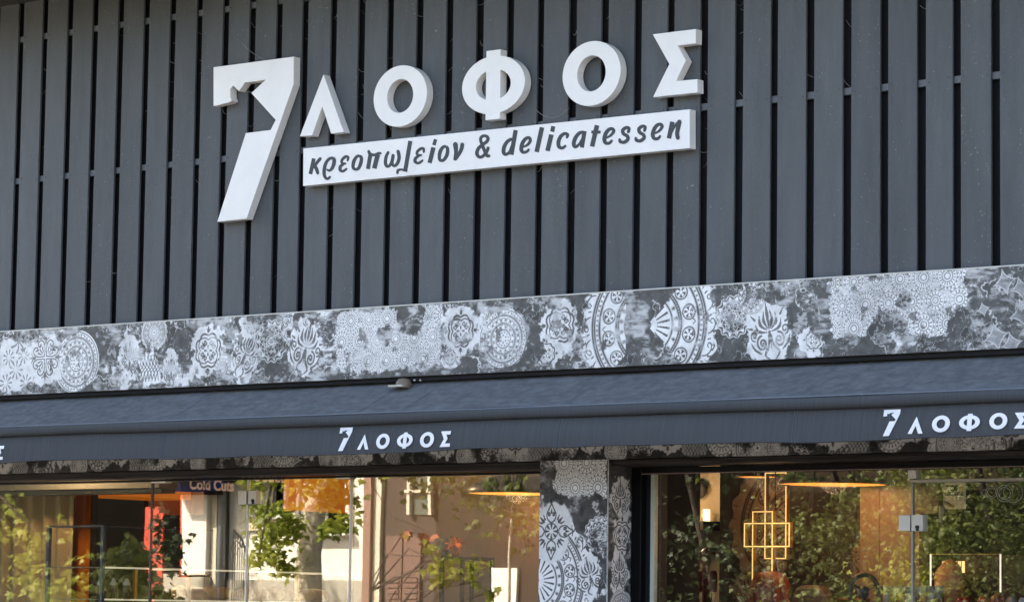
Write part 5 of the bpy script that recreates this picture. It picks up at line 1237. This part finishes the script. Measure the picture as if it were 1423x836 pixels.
# wheel turned partly towards the street
ca,sa=math.cos(R_(38)),math.sin(R_(38))
wp=[(c[0]+R*.80*math.cos(a)*sa,yw+R*math.cos(a)*ca,c[2]+R*math.sin(a)) for a in np.linspace(0,2*PI,49)]
wh=MB().tube(wp,.013,8,False).obj('hand_wheel',mat('black_green_enamel',(.030,.038,.034),.35,noise=.2,nscale=20),sl_,True)
for a in (.5,2.6,4.7):
    MB().tube([(c[0],yw,c[2]),(c[0]+R*.80*math.cos(a)*sa*.95,yw+R*math.cos(a)*ca*.95,c[2]+R*math.sin(a)*.95)],.006,6).obj('spoke',mFrame,wh)
MB().lathe([(0,-.03),(.026,-.03),(.034,-.01),(.034,.01),(0,.02)],c,16,'x').obj('hub',mat('hub_enamel',(.05,.06,.07),.3),wh,True)
mDkR=mat('dark_red_enamel',(.09,.012,.008),.3)
MB().box(c[0]-.30,c[0]-.05,yw+.0,yw+.22,zk+.001,zk+.030,.01).obj('base',mDkR,sl_)
MB().box(c[0]-.20,c[0]-.06,yw+.05,yw+.17,zk+.031,c[2]-.03,.01).obj('body',mDkR,sl_)
MB().box(c[0]-.30,c[0]-.28,yw+.0,yw+.22,FLz,zk).obj('stand',mDark,sl_)
for k,(px,wd,hh) in enumerate(((1319,20,827),(1347,17,826),(1366,20,823),(1386,14,826),(1404,16,829),(1420,14,830))):
    a=g(px-wd/2,836);b=g(px+wd/2,hh)
    col=((.35,.03,.02),(.42,.06,.04),(.30,.04,.03),(.5,.35,.3),(.55,.6,.65),(.35,.3,.4))[k]
    nm=('deep red','bright red','dark red','pale pink','white and blue','lilac grey')[k]
    o=lump(((a[0]+b[0])/2,yk+.15,(zk+b[2])/2),(b[0]-a[0])/2,k+40,2,.14,(1,1,max(.4,(b[2]-zk)/(b[0]-a[0])))).obj('wrapped_meat',mat('wrapped_meat_skin',col,.3,noise=.35,nscale=60,bump=.3),None,True); recentre(o)
    o['label']=nm+' wrapped piece of meat at the front of the right counter'; o['category']='wrapped meat'; o['group']='wrapped meats on the counter'
# grey armchair back
yk2=.95; c=at(1122,836,yk2); zt_=at(1122,812,yk2)[2]
ch=thing('armchair','high rounded grey velvet chair back beside the person in dark brown','chair',(c[0],yk2+.2,FLz))
mVel=mat('grey_brown_velvet',(.13,.105,.085),.7,noise=.25,nscale=30)
bm_=MB(); hw=(at(1147,836,yk2)[0]-at(1097,836,yk2)[0])/2
v=[];f=[];n=24
for j,yo in enumerate((0,.02,.09,.11)):
    s_=(.90,1,1,.90)[j]
    for i in range(n+1):
        a=PI*i/n; v.append((c[0]+hw*s_*math.copysign(abs(math.cos(a))**.6,math.cos(a)),yk2+yo,zt_-.20+.20*s_*math.sin(a)**.55 if 0<i<n else FLz+.45))
n1=n+1
for j in range(3):
    for i in range(n): f.append((j*n1+i,j*n1+i+1,(j+1)*n1+i+1,(j+1)*n1+i))
f.append(tuple(range(n1))[::-1]); f.append(tuple(range(3*n1,4*n1)))
bm_.add(v,f); bm_.obj('backrest',mVel,ch)
MB().box(c[0]-hw,c[0]+hw,yk2+.11,yk2+.6,FLz+.40,FLz+.52,.02).obj('seat',mVel,ch)
for sx in (-1,1):
    for sy in (.04,.56): MB().tube([(c[0]+sx*(hw-.03),yk2+sy,FLz),(c[0]+sx*(hw-.03),yk2+sy,FLz+.45)],.015,8).obj('leg',mFrame,ch)
# ---------------------------------------------------------------- the red haired woman, seen from behind
yv=.72; c=at(1071,816,yv); ht=at(1071,793,yv)[2]
pe=thing('person','person with back turned in a dark brown top, standing behind the right window glass','person',(c[0],yv,FLz))
H=ht-FLz; hx=c[0]; yv0=yv
def skinbody():
    J=[(0,0,.53),(0,0,.60),(0,.0,.70),(0,.0,.795),(0,0,.845),(0,-.01,.895),(0,-.01,.945)]
    Rr=[(.085,.065),(.078,.058),(.088,.062),(.075,.055),(.030,.030),(.040,.045),(.040,.046)]
    E=[(i,i+1) for i in range(6)]
    for sx in (-1,1):
        b=len(J); J+=[(sx*.10,0,.80),(sx*.13,.01,.64),(sx*.12,-.05,.50),(sx*.115,-.09,.455)]; Rr+=[(.034,.034),(.026,.026),(.018,.018),(.018,.012)]; E+=[(3,b),(b,b+1),(b+1,b+2),(b+2,b+3)]
        for k in range(4):
            q=len(J); J+=[(sx*.115+(k-1.5)*.010,-.10,.43-.004*abs(k-1.5)),(sx*.115+(k-1.5)*.011,-.095,.405-.003*abs(k-1.5))]; Rr+=[(.0052,.0052),(.0045,.0045)]; E+=[(b+3,q),(q,q+1)]
        q=len(J); J+=[(sx*.098,-.115,.445),(sx*.094,-.12,.425)]; Rr+=[(.006,.006),(.005,.005)]; E+=[(b+3,q),(q,q+1)]
        b=len(J); J+=[(sx*.052,0,.48),(sx*.055,-.005,.27),(sx*.055,.01,.04),(sx*.058,-.06,.018)]; Rr+=[(.050,.050),(.034,.036),(.020,.022),(.020,.014)]; E+=[(0,b),(b,b+1),(b+1,b+2),(b+2,b+3)]
    me=bpy.data.meshes.new('body'); me.from_pydata([(hx+x*H,yv0-y*H,FLz+z*H) for x,y,z in J],E,[]); 
    o=link('body',me); sk=o.modifiers.new('s','SKIN'); 
    for i,(a,b) in enumerate(Rr): me.skin_vertices[0].data[i].radius=(a*H,b*H)
    me.skin_vertices[0].data[0].use_root=True
    o.modifiers.new('u','SUBSURF').levels=2; o.modifiers['u'].render_levels=2
    dg=bpy.context.evaluated_depsgraph_get(); dg.update(); m2=bpy.data.meshes.new_from_object(o.evaluated_get(dg)); bpy.data.objects.remove(o)
    m2.name='body'; m2.shade_smooth()
    return m2
m2=skinbody(); m2.materials.clear()
m2.materials.append(mat('dark_brown_dress',(.055,.028,.020),.8,noise=.15)); m2.materials.append(mat('skin',(.50,.29,.20),.5))
for p in m2.polygons:
    z=(p.center[2]-FLz)/H; x=abs(p.center[0]-hx)/H
    p.material_index=1 if (z>.83 or (x>.075 and z<.53 and z>.39)) else 0
link('body',m2,pe)
# head with face (turned away) and long straight hair
hc=Vector((hx,yv0,ht-.118)); mb=MB(); bm=bmesh.new(); bmesh.ops.create_uvsphere(bm,u_segments=32,v_segments=24,radius=1)
for v in bm.verts:
    x,y,z=v.co; jaw=1-.28*max(0,-z)**1.3; x*=.074*jaw; y2_=y*.094*(1-.10*max(0,-z)); z2_=z*.112
    nose=math.exp(-((v.co.x/.16)**2+((v.co.z+.12)/.22)**2))*(.020 if y>0 else 0); eye=sum(math.exp(-(((v.co.x-s_*.38)/.16)**2+((v.co.z-.06)/.10)**2)) for s_ in (1,-1))*(.008 if y>0 else 0)
    lip=math.exp(-((v.co.x/.28)**2+((v.co.z+.45)/.07)**2))*(.006 if y>0 else 0)
    v.co=Vector((hc.x+x,hc.y+y2_+nose-eye+lip,hc.z+z2_))
bm.verts.index_update(); mb.add([v.co[:] for v in bm.verts],[[v.index for v in f.verts] for f in bm.faces]); bm.free()
hd=mb.obj('head',bpy.data.materials['skin'],pe,True)
for s_ in (1,-1):
    MB().lathe([(0,-.012),(.008,-.009),(.011,0),(.008,.009),(0,.012)],(hc.x+s_*.028,hc.y+.080,hc.z+.008),10).obj('eye',mat('eye_white',(.7,.68,.65),.2),hd,True)
# hair: a lofted shell from crown to shoulder blades with strand ridges
rows=[]; nseg=64
prof=[(.0,.0,.0),(.040,.045,.003),(.070,.082,.016),(.092,.105,.042),(.106,.118,.080),(.114,.122,.13),(.120,.120,.18),(.128,.112,.24),(.140,.104,.31),(.150,.094,.38),(.146,.084,.46),(.125,.070,.53)]
v=[];f=[]
for j,(rx_,ry_,dz) in enumerate(prof):
    for i in range(nseg):
        a=2*PI*i/nseg; st=1+.022*math.sin(a*19+j*.10)+.014*math.sin(a*37+j*.05)+(.05*math.sin(a*9)*(j>9))
        yy_=-math.sin(a)*ry_*st
        if yy_>0 and dz>.10: yy_*=.25           # open at the face
        v.append((hx+math.cos(a)*rx_*st,hc.y+yy_-.004,ht-dz))
for j in range(len(prof)-1):
    for i in range(nseg): f.append((j*nseg+i,j*nseg+(i+1)%nseg,(j+1)*nseg+(i+1)%nseg,(j+1)*nseg+i))
mHair=mat('auburn_hair',(.075,.016,.008),.42,col2=(.30,.055,.014),nscale=26,stretch=(1,1,.05),bump=.6,bscale=60,spec=.5)
link('hair',mesh('hair',v,f,mHair,True),pe)
